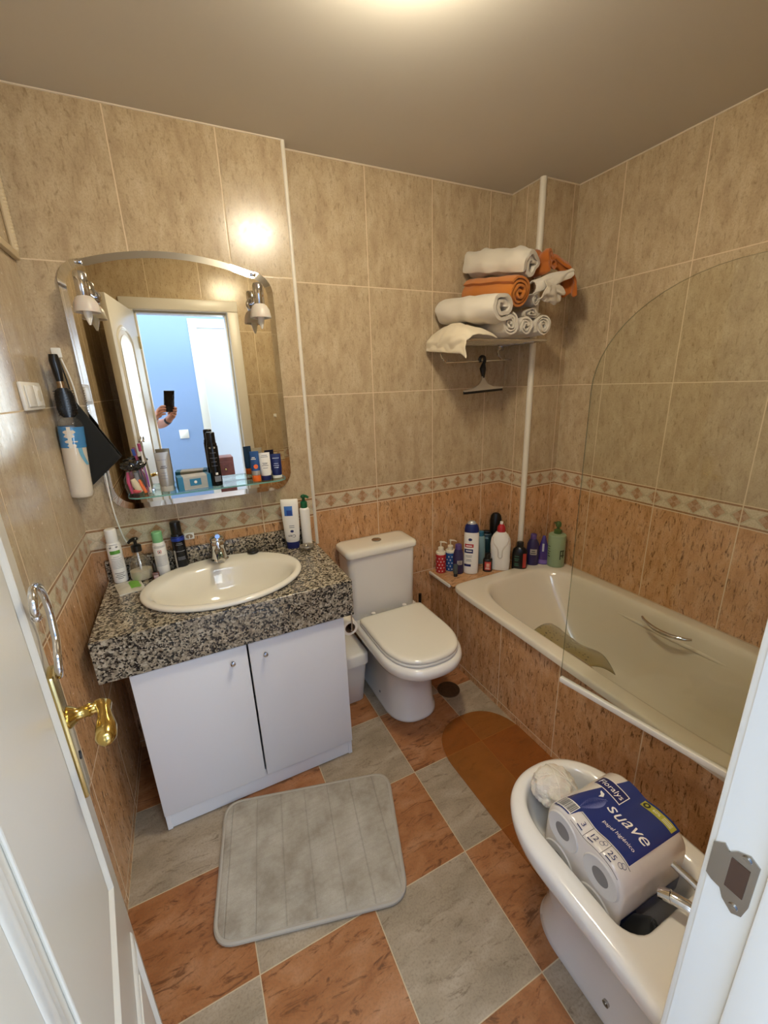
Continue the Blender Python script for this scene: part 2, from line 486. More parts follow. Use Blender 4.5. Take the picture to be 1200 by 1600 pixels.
# relief border high on the left wall beside the corner
b = MB(); b.box(0, .016, -.62, YM - .012, 1.925, 1.948, .004)
b.cyl((.008, YM - .02, 1.945), (.008, YM - .02, 2.2), .009, n=10)
for i in range(26): b.sphere((.012, YM - .02, 1.955 + i * .0095), .0085, n=8)
struct(b.build('trim_5', mat('relief_border', '#cdb893', .4)))
# door frame (lining, stops, casings)
b = MB()
for x0, x1, s_ in ((DX0 - .02, DX0, 1), (DX1, DX1 + .02, -1)):
    b.box(x0, x1, -1.885, YN + .006, 0, DZ + .02)
    st = (x1, x1 + .013) if s_ > 0 else (x0 - .013, x0)
    b.box(st[0], st[1], -1.885, -1.785, 0, DZ, .003)
    cx0, cx1 = (x0 - .055, x1 - .002) if s_ > 0 else (x0 + .002, x1 + .055)
    b.box(cx0, cx1, YN, YN + .014, 0, DZ + .002, .005)
b.box(DX0 - .075, DX1 + .075, YN, YN + .0135, DZ + .003, DZ + .075, .005)
b.box(DX0 + .0005, DX1 - .0005, -1.884, YN + .005, DZ, DZ + .019)
b.box(DX0 + .014, DX1 - .014, -1.884, -1.785, DZ - .013, DZ - .0005, .003)
fr = struct(b.build('trim_6', M_frame), 'cream door frame with casings and stops')
# strike plate on the right jamb
SX = DX1 - .0015
poly = [(-1.738, .990), (-1.738, 1.035), (-1.747, 1.044), (-1.752, 1.038), (-1.758, 1.046), (-1.768, 1.052), (-1.777, 1.046), (-1.777, .990), (-1.774, .972), (-1.766, .966), (-1.756, .975), (-1.752, .985), (-1.744, .986)]
b = MB(); L0 = b.vs([(SX, y, z) for y, z in poly]); L1 = b.vs([(SX + .0015, y, z) for y, z in poly])
b.f(L0); b.f(L1[::-1])
for i in range(len(poly)): b.f((L0[i], L0[(i+1) % len(poly)], L1[(i+1) % len(poly)], L1[i]))
sp = b.build('strike_plate', M_steel, fr, sm=False)
b = MB(); b.box(SX - .0008, SX + .0002, -1.771, -1.755, .994, 1.034); b.build('latch_hole', mat('latch_recess', '#4a3220', .8), sp, sm=False)
for z in (1.044, .975):
    b = MB(); b.cyl((SX - .0015, -1.766, z), (SX + .001, -1.766, z), .0042, n=14); b.box(SX - .0019, SX - .0014, -1.769, -1.763, z - .0006, z + .0006); b.build('screw', M_steel, sp)

# ---- hall and room beyond (seen in the mirror)
HY = -2.85
wallbox('wall_hall', M_hall, (-1.7, .66, HY - .1, HY, 0, 2.5), (1.5, 2.6, HY - .1, HY, 0, 2.5), (.66, 1.5, HY - .1, HY, 2.1, 2.5))
wallbox('wall_hall_left', M_hallw, (-1.8, -1.7, -4.7, -1.87, 0, 2.5))
wallbox('wall_hall_right', M_hallw, (2.6, 2.7, -4.7, -1.87, 0, 2.5))
wallbox('wall_hall_near', M_hallw, (-1.7, -.12, -1.87, -1.82, 0, 2.5), (2.4, 2.6, -1.87, -1.82, 0, 2.5))
wallbox('wall_bedroom', M_hallw, (-1.7, 2.6, -4.8, -4.7, 0, 2.5))
struct(MB().box(-1.8, 2.7, -4.8, -1.87, 2.5, 2.6).build('ceiling_hall', M_hallw, sm=False))
M_hfl = mat('hall_floor', '#cbb6a4', .2, var=.15, vscale=6)
struct(MB().box(-1.8, 2.7, -4.8, -1.87, -.1, -.001).build('floor_hall', M_hfl, sm=False))
b = MB(); b.box(.60, .672, HY, HY + .015, 0, 2.089, .003); b.box(1.488, 1.56, HY, HY + .015, 0, 2.089, .003); b.box(.60, 1.56, HY, HY + .015, 2.09, 2.17, .003)
struct(b.build('trim_7', M_frame))
b = MB(); b.box(-1.7, 2.6, -4.7, -4.688, 0, .09, .003); struct(b.build('baseboard_bedroom', mat('skirting_tile', '#cbbba6', .4), sm=False))
t = thing('light_switch', 'white light switch on the blue hall wall seen in the mirror', 'light switch', (.414, HY, 1.122))
MB().box(-.042, .042, 0, .009, -.042, .042, .003).build('switch_plate', M_white, t)
MB().box(-.026, .026, .009, .013, -.03, .03, .002).build('rocker', M_white, t)
t = thing('bedside_cabinet', 'reddish brown wooden cabinet in the room beyond, seen in the mirror', 'cabinet', (.80, -3.62, 0))
Mw = mat('reddish_wood', '#7c3a26', .4, var=.4, vscale=20)
MB().box(-.10, .10, -.12, .12, 0, .76, .004).build('body', Mw, t)
for zz in (.1, .42):
    f = MB().box(-.085, .085, .12, .132, zz, zz + .29, .003).build('drawer', Mw, t); MB().sphere((0, .14, zz + .2), .012).build('knob', M_brass, f)

# ------------------------------------------------------------------ ceiling lamp (just above the frame)
LX, LY = .93, -.965
t = thing('ceiling_lamp', 'round opal glass ceiling lamp just above the view', 'lamp', (LX, LY, H))
MB().lathe([(.122, 0), (.124, -.006), (.118, -.010)], n=40).build('lamp_base', M_chrome, t)
Ml = mat('opal_glow', '#fff3d8', .4, emit=101)
MB().lathe([(.098, -.004), (.108, -.018), (.108, -.042), (.094, -.066), (.06, -.082), (.015, -.087)], n=40).build('globe', Ml, t)

# ------------------------------------------------------------------ vanity, worktop, basin
t = thing('vanity_cabinet', 'white laminate vanity cabinet with two doors under the granite worktop', 'cabinet', (.111, YM, 0))
b = MB(); b.box(0, .016, -.466, -.008, 0, .679, .001).box(.701, .717, -.466, -.008, 0, .679, .001).box(.016, .701, -.466, -.008, .08, .096).box(.016, .701, -.02, -.008, .09, .679).box(.016, .701, -.07, -.01, .66, .679)
b.build('carcass', M_lam, t, sm=False)
MB().box(.016, .701, -.462, -.446, .002, .079).build('kick_board', M_lam, t, sm=False)
for x0, x1, kx in ((.002, .3545, .303), (.3605, .715, .413)):
    d = MB().box(x0, x1, -.486, -.468, .084, .674, .003).build('door', M_lam, t)
    k = MB(); k.T = Matrix.Translation((kx, -.486, .622)) @ Matrix.Rotation(pi/2, 4, 'X')
    k.lathe([(.004, 0), (.004, .006), (.008, .009), (.0095, .014), (.008, .018), (.003, .02)], n=20); k.build('knob', M_chrome, d)

t = thing('worktop', 'speckled grey granite worktop with deep front edge and low backsplash', 'worktop', (.036, YM, .68))
W = .829
# slab with oval hole
BX, BY, RX, RY = .409, -.257, .272, .20
N = 96; b = MB()
def rect_pt(a, x0, x1, y0, y1):
    cx, cy = BX, BY; dx, dy = cos(a), sin(a); ts = []
    if abs(dx) > 1e-9: ts += [((x1 if dx > 0 else x0) - cx) / dx]
    if abs(dy) > 1e-9: ts += [((y1 if dy > 0 else y0) - cy) / dy]
    k = min(ts); return (cx + dx * k, cy + dy * k)
angs = sorted([2*pi*i/N for i in range(N)] + [atan2(y - BY, x - BX) % (2*pi) for x in (0, W) for y in (-.497, -.002)])
outer = [rect_pt(a, 0, W, -.497, -.002) for a in angs]; inner = [(BX + RX * cos(a), BY + RY * sin(a)) for a in angs]
b.rings([[(x, y, .145) for x, y in inner], [(x, y, .145) for x, y in outer], [(x, y, .115) for x, y in outer], [(x, y, .115) for x, y in inner], [(x, y, .145) for x, y in inner]], False, False)
b.box(0, W, -.497, -.470, .0, .116); b.box(W - .025, W, -.470, -.01, .0, .116)
b.build('slab', M_gran, t, bevel=.003)
MB().box(0, W - .02, -.024, -.001, .145, .222, .003).build('backsplash', M_gran, t)

t = thing('washbasin', 'oval cream ceramic washbasin set into the granite worktop', 'washbasin', (BX + .036, BY + YM, .825))
E_ = lambda rx, ry, z, cy=0: [(rx * cos(2*pi*i/80), cy + ry * sin(2*pi*i/80), z) for i in range(80)]
b = MB(); b.rings([E_(.272, .212, .0), E_(.286, .226, .0015), E_(.289, .229, .009), E_(.286, .226, .016), E_(.278, .218, .0195), E_(.268, .208, .0195),
   E_(.258, .178, .0165, -.022), E_(.25, .170, .011, -.024), E_(.243, .162, 0, -.025), E_(.228, .148, -.03, -.025), E_(.20, .128, -.07, -.02), E_(.15, .096, -.105, -.012), E_(.09, .055, -.125, 0), E_(.03, .03, -.131, .02), E_(.021, .021, -.133, .02)], False, True)
b.build('basin', M_cer, t, sub=1, angle=180)
MB().lathe([(.0, 0), (.019, 0), (.021, .003), (.016, .004), (.013, .002)], (0, .02, -.1325), 24, False, False).build('drain', M_chrome, t)
flat_text('Roca', .012, M_ink, t, Matrix.Translation((.0, .1500, .0168)) @ Matrix.Rotation(radians(22), 4, 'X'), name='maker_mark')

t = thing('basin_faucet', 'chrome single lever faucet on the oval washbasin rim', 'faucet', (.443, -.135, .8445))
t.scale = (1.3, 1.2, 1.25)
b = MB(); b.lathe([(.026, 0), (.027, .004), (.023, .009), (.022, .045), (.0235, .05), (.0235, .064), (.02, .07)], n=32); b.build('body', M_chrome, t)
b = MB(); b.tube([(0, -.012, .035), (0, -.05, .046), (0, -.088, .043), (0, -.105, .034)], [.015, .0135, .012, .011], 16); b.build('spout', M_chrome, t)
b = MB(); b.sphere((0, 0, .074), .0225, sz=.62); b.tube([(0, .004, .083), (0, -.03, .094), (0, -.066, .102)], [.011, .009, .007], 14); b.build('lever', M_chrome, t)

t = thing('basin_plug', 'black rubber plug lying on the rear rim of the washbasin', 'plug', (.578, -.128, .8445), .5)
MB().lathe([(.012, 0), (.022, .002), (.024, .007), (.021, .012), (.012, .013), (.008, .018), (.002, .019)], n=28).build('plug', M_rubber, t)

# ------------------------------------------------------------------ mirror with lamps and shelf
MYs = -.068
def mirror_outline(inset, n=14):
    x0, x1, zb, zs, zt = .097 + inset, .79 - inset, 1.09 + inset, 1.905, 1.987 - inset
    pts = []; r = .085 - inset * .5
    cx = (x0 + x1) / 2
    for i in range(n + 1):
        a = -pi / 2 + pi / 2 * i / n; pts.append((x1 - r + r * cos(a), zb + r + r * sin(a)))
    # arched top with rounded shoulders
    rs = .075 - inset * .5; zsh = 1.945 - inset; hwid = (x1 - x0) / 2 - rs
    for i in range(n + 1):
        a = (pi / 2 - .17) * i / n; pts.append((x1 - rs + rs * cos(a), zsh - rs + rs * sin(a)))
    for i in range(1, n * 2):
        f = i / (n * 2); xx = x1 - rs * .8 - (x1 - x0 - rs * 1.6) * f
        k = (xx - cx) / hwid; pts.append((xx, zt - (zt - zsh) * min(1, k * k)))
    for i in range(n + 1):
        a = pi / 2 + .17 + (pi / 2 - .17) * i / n; pts.append((x0 + rs + rs * cos(a), zsh - rs + rs * sin(a)))
    for i in range(n + 1):
        a = pi + pi / 2 * i / n; pts.append((x0 + r + r * cos(a), zb + r + r * sin(a)))
    return pts
t = thing('vanity_mirror', 'arched frameless mirror above the granite worktop', 'mirror', (.443, YM, 1.09))
O = V((.443, YM, 1.09)); sh = lambda pts, y: [(x - O.x, y - O.y, z - O.z) for x, z in pts]
inn, out_ = mirror_outline(.022), mirror_outline(0)
b = MB(); b.f(b.vs(sh(inn, MYs))); b.build('mirror_glass', M_mirror, t, sm=False)
b = MB(); b.rings([sh(inn, MYs), sh(out_, MYs + .002)], False, False); b.build('bevel', M_bevel, t, angle=180)
b = MB(); b.rings([sh(out_, MYs + .002), sh(out_, YM - .001)], False, True); b.build('backing', mat('mirror_edge', '#cfd6d2', .15, metal=.6), t, sm=False)
for x, z in ((.165, 1.935), (.721, 1.935)):
    MB().box(x - .443 - .011, x - .443 + .011, -.019, -.013, z - 1.09 - .005, z - 1.09 + .005, .002).build('clip', M_chrome, t)

def spot(x, z, label, tilt):
    t = thing('mirror_lamp', label, 'lamp', (x, MYs, z), tilt, 'mirror lamps')
    b = MB(); b.T = Matrix.Rotation(pi/2, 4, 'X'); b.lathe([(.024, 0), (.024, .008), (.02, .012)], n=24); b.build('mount', M_chrome, t)
    b = MB(); b.tube([(0, -.01, .0), (0, -.06, .008)], .007, 12)
    b.build('arm', M_chrome, t)
    b = MB(); b.lathe([(.006, .062), (.016, .06), (.0195, .052), (.0195, -.008), (.017, -.012)], (0, -.075, 0), 28); b.build('lamp_holder', M_chrome, t)
    b = MB(); b.lathe([(.018, -.010), (.026, -.016), (.034, -.03), (.038, -.055), (.0375, -.058), (.03, -.057), (.024, -.03)], (0, -.075, 0), 32, False, False)
    b.build('shade', M_frost, t)
    b = MB(); b.lathe([(.012, -.02), (.015, -.04), (.011, -.07), (.003, -.095)], (0, -.075, 0), 16); b.build('bulb', mat('candle_bulb', '#eee9dd', .15, coat=.5), t)
spot(.188, 1.83, 'left chrome mirror lamp with frosted glass shade', radians(-14))
spot(.706, 1.83, 'right chrome mirror lamp with frosted glass shade', radians(10))

t = thing('glass_shelf', 'clear glass shelf at the foot of the arched mirror', 'shelf', (.443, MYs, 1.152))
def shelf_poly(inset=0):
    pts = []; x0, x1, y0 = -.275 + inset, .305 - inset, -.122 + inset
    r = .055
    pts += [(x1, 0)]
    for i in range(9):
        a = -pi/2 * i / 8; pts.append((x1 - r + r * cos(a), y0 + r + r * sin(a)))
    for i in range(9):
        a = -pi/2 - pi/2 * i / 8; pts.append((x0 + r + r * cos(a), y0 + r + r * sin(a)))
    pts += [(x0, 0)]
    return pts
b = MB(); P_ = shelf_poly(); b.f(b.vs([(x, y, .006) for x, y in P_])); b.f(b.vs([(x, y, 0) for x, y in P_[::-1]]))
b.build('pane', M_shelfg, t, sm=False)
b = MB(); b.rings([[(x, y, .0002) for x, y in P_], [(x, y, .0058) for x, y in P_]], False, False); b.build('edge', M_gedge, t, sm=False)
for x in (-.2, .24): MB().box(x - .012, x + .012, -.016, -.0005, -.008, .012, .003).build('bracket', M_chrome, t)
SZ = 1.1585

# ------------------------------------------------------------------ small bottle kit
def can(name, label, cat, x, y, z, h, r, mb, mc, cap_h, group=None, capr=.8, extra=0):
    """spray can: body, shoulder, cap"""
    t = thing(name, label, cat, (x, y, z), face_cam(x, y, extra), group)
    hb = h - cap_h
    B = Body(arc_rings(0, hb - .012, r, r, .003, .002) + [(hb - .006, r * .93, r * .93), (hb, r * capr, r * capr)], n=36)
    B.make('can_body', mb, t)
    C = Body(arc_rings(hb - .001, h, r * capr, r * capr, .001, .005), n=32); C.make('cap', mc, t)
    return t, B, C
def lines(B, m, t, x, zs, w, th=.0016, name='print_line'):
    for z, ww in zip(zs, w):
        b = MB(); b.sheet(lambda u, v: B.pos(B.th(x + ww * (u - .5), z + th * v), z + th * v, .0008), 8, 1)
        b.build(name, m, t)

CZ = .8255
# white spray can with green band
t, B, C = can('spray_can', 'tall white spray can with green band at the left end of the worktop', 'spray can', .083, -.108, CZ, .213, .0245, M_white, M_white, .052, 'cans on the worktop')
B.patch('label_band', mat('leaf_green', '#5d9a3c', .4), t, -.016, .016, .118, .132)
B.dots('print_dot', M_ink, t, [(-.012, .146), (.008, .146)], .004)
lines(B, M_grey, t, 0, [.154, .106, .098, .091, .085, .079, .073, .067, .061], [.026, .018, .034, .034, .034, .034, .034, .034, .034], .0014)
lines(B, M_ink, t, 0, [.040, .033, .026, .019], [.03, .022, .03, .018], .002)
# green capped deodorant
t, B, C = can('deodorant_can', 'white deodorant can with pale green cap behind the pump bottle', 'deodorant', .232, -.118, CZ, .178, .0235, M_white, mat('mint_cap', '#7dba83', .35), .042, 'cans on the worktop')
B.patch('hazard_mark', M_red, t, -.008, .004, .094, .106); B.patch('hazard_inner', M_white, t, -.0062, .0022, .0958, .1042, .0009); B.dots('flame_mark', M_ink, t, [(-.002, .0995)], .0025, .0012)
lines(B, M_grey, t, 0, [.122, .117, .082, .077, .072, .067, .062, .057, .052, .047, .042], [.036] * 11, .0014)
# black and blue spray can
t, B, C = can('spray_can', 'black spray can with blue collar left of the basin faucet', 'spray can', .301, -.112, CZ, .205, .0245, mat('black_can', '#14161c', .25, metal=.3), M_black, .05, 'cans on the worktop')
B.band('collar', mat('cobalt', '#2543a8', .3, metal=.4), t, .128, .146)
lines(B, M_grey, t, .002, [.118, .112, .085, .06, .055, .05], [.02, .024, .03, .026, .026, .026], .002)
B.patch('side_stripe', M_silver, t, -.022, -.016, .004, .09)

# pump bottle with white soap
t = thing('soap_dispenser', 'clear soap dispenser with black pump, a third full of white soap', 'soap dispenser', (.157, -.128, CZ), face_cam(.157, -.128))
B = Body([(0, .03, .024), (.003, .036, .029), (.012, .039, .031), (.045, .0385, .0305), (.07, .035, .028), (.09, .028, .023), (.102, .018, .016), (.106, .0145, .0145), (.118, .0145, .0145)], n=40)
B.make('bottle', M_clearp, t)
MB().rings([ellipse(0, 0, .034, .027, .003), ellipse(0, 0, .0375, .0295, .012), ellipse(0, 0, .0372, .0292, .04)]).build('soap', mat('cream_soap', '#ece6d3', .4), t)
MB().tube([(0, 0, .11), (.001, 0, .07), (.002, 0, .012)], .0035, 10).build('dip_tube', M_white, t)
b = MB(); b.lathe([(.0175, .116), (.0175, .138), (.013, .142), (.006, .143), (.006, .158), (.011, .16), (.013, .165), (.010, .17)], n=28); b.tube([(0, 0, .165), (-.014, -.016, .166), (-.022, -.026, .161)], [.008, .006, .005], 12); b.build('pump', M_black, t)
# nail polish
t = thing('nail_polish', 'small brown nail polish bottle with black cap beside the washbasin', 'nail polish', (.206, -.16, CZ), face_cam(.2, -.16))
Body(arc_rings(0, .03, .0125, .0125, .002, .005), 4).make('bottle', mat('rosy_brown_glass', '#6d4a42', .15, coat=.5), t)
Body([(.03, .006, .006), (.033, .0078, .0078), (.064, .0062, .0062), (.066, .005, .005)]).make('cap', M_black, t)
MB().box(-.008, .008, -.0135, -.0128, .005, .02).build('label', mat('pink_label', '#c9b2b4', .5), t, sm=False)
# flat packet
t = thing('wipes_packet', 'flat clear packet with green label lying on the left worktop', 'packet', (.117, -.19, CZ), .25)
def pk(u, v): return ((u - .5) * .084, (v - .5) * .115, .004 + .006 * sin(pi * u) * sin(pi * v) + .0015 * noise.noise((u * 5, v * 5, 1)))
MB().sheet(pk, 12, 12).rings([[(-.042, -.0575, 0), (.042, -.0575, 0), (.042, .0575, 0), (-.042, .0575, 0)], [(-.042, -.0575, .004), (.042, -.0575, .004), (.042, .0575, .004), (-.042, .0575, .004)]], True, False).build('pouch', mat('pale_pouch', '#cfc8b2', .25, coat=.6), t)
MB().sheet(lambda u, v: (lambda q: (q[0], q[1], q[2] + .0008))(pk(.50 + u * .4, .2 + v * .62)), 8, 8).build('label', mat('lime_label', '#78b441', .3), t)
# upside-down lotion bottle
t = thing('lotion_bottle', 'white lotion bottle with navy cap standing upside down at the right end of the worktop', 'lotion bottle', (.758, -.108, CZ), face_cam(.758, -.108, -8), 'bottles at the worktop end')
B = Body([(.030, .026, .019), (.034, .030, .021), (.06, .0335, .022), (.12, .036, .022), (.17, .0375, .0205), (.205, .0385, .015), (.222, .0385, .008), (.2255, .037, .004)], 2.3); B.make('bottle', M_white, t)
Body(arc_rings(0, .031, .0285, .0205, .002, .001), 2.3).make('cap', M_navy, t)
B.text('Cien', .019, M_ink, t, .001, .062, True, name='lettering', squash=.9)
B.dots('blue_dot', M_navy, t, [(.004, .084)], .0062); lines(B, M_grey, t, .004, [.1, .108], [.022, .022], .003)
B.patch('picture', mat('water_picture', '#3a6fb8', .3, var=-.6, vscale=60), t, -.022, .013, .155, .198)
B.patch('picture_inner', mat('navy_picture', '#1e3f8f', .3), t, -.012, .010, .157, .18, .001)
# white pump bottle, green pump
t = thing('pump_bottle', 'slim white bottle with dark green pump at the right end of the worktop', 'pump bottle', (.823, -.108, CZ), face_cam(.823, -.108), 'bottles at the worktop end')
Body(arc_rings(0, .18, .0225, .02, .003, .012)).make('bottle', M_white, t)
b = MB(); b.lathe([(.015, .178), (.015, .203), (.011, .207), (.007, .208), (.007, .222), (.011, .224), (.013, .23), (.008, .236)], n=28); b.tube([(0, 0, .231), (.012, -.012, .232), (.022, -.018, .226)], [.008, .006, .005], 12); b.build('pump', M_green, t)
# glass dish
t = thing('glass_dish', 'small round clear dish at the right end of the worktop', 'dish', (.805, -.165, CZ))
MB().lathe([(.012, .001), (.022, .001), (.031, .008), (.035, .017), (.0335, .018), (.029, .01), (.02, .004), (.0, .004)], n=36, cap1=False).build('dish', clear('dish_glass', '#d8d2c6', .16, .02, .12, '#d9d2c8'), t)
MB().lathe([(.008, .0045), (.012, .0045), (.01, .008), (.002, .009)], n=20).build('ring', M_chrome, t)
# adhesive hook above backsplash
t = thing('towel_clip', 'small white adhesive towel clip on the listello above the backsplash', 'hook', (.343, YM, .944))
b = MB(); b.box(-.019, .019, -.006, 0, -.0145, .0145, .003); b.build('plate', M_white, t)
b = MB(); b.lathe([(.0135, 0), (.0135, .001)], n=24); b.bm.transform(Matrix.Translation((0, -.0065, 0)) @ Matrix.Rotation(pi/2, 4, 'X') @ Matrix.Diagonal((1, .72, 1, 1))); b.build('recess', mat('clip_recess', '#9b8468', .6), t)
MB().box(-.002, .002, -.009, -.006, -.01, .004, .001).build('tongue', M_white, t)

# ------------------------------------------------------------------ things on the glass shelf
# clear bag with hair things
t = thing('toiletry_bag', 'small clear bag of pink and orange hair things, left on the glass shelf', 'toiletry bag', (.203, -.125, SZ), .1)
def bagf(u, v):
    a = 2 * pi * u; k = .75 + .35 * sin(pi * (.15 + .8 * v)); p = .006 * noise.noise((cos(a) * 2, sin(a) * 2, v * 4))
    return ((.034 * k + p) * cos(a), (.026 * k + p) * sin(a), .001 + .088 * v)
MB().sheet(bagf, 32, 14).build('bag', M_film, t)
Mpk, Mdp = mat('hot_pink', '#c93b72', .35), mat('dusky_pink', '#c98b9c', .4)
MB().tube([(-.018, -.004, .006), (-.024, 0, .05), (-.022, .002, .085)], [.006, .007, .004], 12).build('pink_brush', Mpk, t)
MB().tube([(.006, -.01, .01), (-.004, -.012, .04), (-.01, -.01, .06)], [.010, .012, .008], 12).build('cream_sponge', mat('cream_foam', '#e4d6b8', .8), t)
MB().tube([(.024, -.008, .004), (.016, -.01, .03), (.01, -.008, .055)], [.006, .006, .004], 12).build('orange_stick', M_orange, t)
MB().tube([(-.004, .008, .004), (.004, .006, .05), (.004, .004, .08)], [.007, .009, .006], 12).build('grey_clip', M_grey, t)
MB().sphere((-.002, -.012, .014), .016, 1, .7, .5).build('red_band', mat('coral_band', '#d5434a', .5), t)
# crumpled black plastic on top
t = thing('hair_net', 'crumpled shiny black plastic wad on top of the clear bag on the shelf', 'plastic wad', (.203, -.125, SZ + .09))
m = bmesh.new(); bmesh.ops.create_icosphere(m, subdivisions=4, radius=1)
for v in m.verts:
    n_ = noise.noise(v.co * 2.2) * .35 + noise.noise(v.co * 5) * .18; v.co = v.co * (1 + n_); v.co = V((v.co.x * .038, v.co.y * .024, v.co.z * .018 + .018))
b = MB(); b.merge(m); b.build('wad', mat('shiny_black_film', '#141414', .12, coat=.6), t)
# toothbrushes
def toothbrush(label, x, y, lean, mh, ms, mbr, ln=.185, headz=None):
    t = thing('toothbrush', label, 'toothbrush', (x, y, SZ), 0, 'toothbrushes on the shelf')
    tip = V((lean[0], lean[1], ln)); q = lambda f, o=0: tuple(tip * f + V((0, -.004 * sin(f * 6), 0)) + V((0, o, 0)))
    MB().tube([q(0), q(.2), q(.4), q(.62), q(.76), q(.86), q(1)], [.0045, .0055, .006, .005, .0028, .0045, .003], 12).build('handle', mh, t)
    MB().tube([q(.12, -.0045), q(.3, -.005), q(.55, -.004)], [.002, .004, .002], 10).build('grip', ms, t)
    h = MB(); a = V(q(.84)); c = V(q(.99))
    for s_ in (0,):
        h.tube([tuple(a + V((-.001, -.007, 0))), tuple(c + V((-.001, -.007, 0)))], .0055, 8)
    h.build('bristles', mbr, t)
    return t
toothbrush('white and purple toothbrush standing left of the silver tube', .243, -.12, (-.008, .012), M_white, mat('plum', '#8b3f93', .35), mat('plum_bristle', '#a03b63', .7))
toothbrush('black and pink toothbrush with blue bristles leaning behind the bag', .232, -.098, (-.022, .012), mat('rose_handle', '#c25a8d', .35), M_black, mat('blue_bristle', '#3c58b0', .7), .165)
# tubes
def tube_bottle(label, x, y, h, w, mb, mcap, cap_h, group='tubes on the shelf', name='cream_tube', extra=0, dx=0):
    t = thing(name, label, 'tube', (x, y, SZ), face_cam(x, y, extra), group)
    Body(arc_rings(0, cap_h, w * .46, w * .4, .002, .001), n=32).make('cap', mcap, t)
    B = Body([(cap_h, w * .44, w * .38), (cap_h + .006, w * .48, w * .4), (cap_h + h * .3, w * .5, w * .33), (h * .8, w * .5, w * .15), (h - .006, w * .5, .002), (h, w * .5, .0015)], 2., 40)
    B.make('tube', mb, t); return t, B
t, B = tube_bottle('tall silver grey tube between the toothbrushes and the tissue box', .302, -.128, .146, .05, mat('pearl_grey_tube', '#aaa69e', .3, metal=.3), mat('grey_cap', '#c3beb4', .35), .02)
lines(B, M_grey, t, -.004, [.05, .06, .07, .118], [.02, .024, .018, .03], .0016)
lines(B, M_ink, t, -.002, [.088, .094], [.022, .016], .0025)
# blue and white box
t = thing('tissue_box', 'blue and white striped cardboard box lying on the glass shelf', 'box', (.395, -.128, SZ), radians(7))
Mbx, Mbl = mat('box_white', '#c8c6be', .5), mat('box_blue', '#2d7fa8', .45)
b = MB(); b.box(-.058, .058, -.03, .03, 0, .05, .001); b.build('carton', Mbx, t, sm=False)
b = MB()
for i in range(8): b.box(-.0585, .0585, -.0306, .0306, .006 + i * .0052, .0075 + i * .0052)
b.build('stripes', mat('box_stripe', '#8f9a9c', .5), t, sm=False)
for x0, x1 in ((-.0588, -.04), (.045, .0588)): MB().box(x0, x1, -.0308, .0308, -.0002, .0503).build('end_panel', Mbl, t, sm=False)
b = MB(); b.box(-.018, .022, -.0312, -.03, .014, .04); e = b.build('label', Mbl, t, sm=False)
pass
b = MB(); b.sphere((.002, -.031, .027), .006, 1, .1, 1, 12); b.build('emblem', M_white, t)
# black deodorant on shelf
t, B, C = can('deodorant_can', 'tall black deodorant can standing on the glass shelf in front of the mirror', 'deodorant', .478, -.14, SZ, .208, .0205, mat('black_can_satin', '#101114', .22, metal=.2), M_black, .04)
B.dots('silver_dot', M_silver, t, [(-.008, .15), (.008, .15)], .0035); B.patch('label', M_grey, t, -.006, .016, .018, .04)
B.patch('hazard_mark', M_white, t, -.001, .008, .045, .054); lines(B, M_grey, t, 0, [.13, .11, .095, .08], [.02, .026, .018, .02], .0015)
# sun cream tubes
t, B = tube_bottle('blue tube with orange cap at the right end of the glass shelf', .628, -.158, .122, .036, M_blue, M_orange, .026, extra=-10)
B.patch('grey_band', M_silver, t, -.0165, .0165, .027, .045); B.dots('orange_dot', M_orange, t, [(.004, .062)], .009); lines(B, M_white, t, -.003, [.09, .096], [.018, .012], .003)
t, B = tube_bottle('white tube with navy cap between two blue tubes on the shelf', .668, -.152, .112, .044, M_white, M_navy, .02)
lines(B, M_ink, t, 0, [.06, .066, .07], [.024, .016, .02], .0016); lines(B, M_grey, t, 0, [.1, .094, .05], [.022, .026, .018], .0022)
t, B = tube_bottle('dark navy tube with white cap, rightmost on the glass shelf', .716, -.135, .10, .042, M_navy, M_white, .012)
lines(B, mat('pale_print', '#b9bfd8', .5), t, 0, [.082, .06, .052, .044], [.026, .018, .022, .018], .0022)

# ------------------------------------------------------------------ left wall and corner hook
t = thing('light_switch', 'cream double switch plate on the left tiled wall', 'light switch', (0, -.30, 1.52), 0)
MB().box(.0, .011, -.092, .092, -.039, .039, .004).build('switch_plate', M_plas, t)
MB().box(.011, .016, -.078, -.006, -.03, .03, .003).build('rocker', M_plas, t)
f = MB().box(.011, .014, .008, .078, -.03, .03, .003).build('socket', M_plas, t)
b = MB(); b.sphere((.0142, .043, 0), .017, .12, 1, 1, 16); b.build('socket_well', mat('socket_shade', '#cfc5b2', .5), f)

t = thing('wall_hook', 'white square adhesive hook left of the mirror', 'hook', (.046, YM, 1.655))
b = MB(); b.box(-.014, .014, -.006, 0, -.014, .018, .003); b.tube([(0, -.005, -.008), (0, -.018, -.014), (0, -.026, -.008), (0, -.026, .0)], .004, 10); b.build('hook', M_white, t)

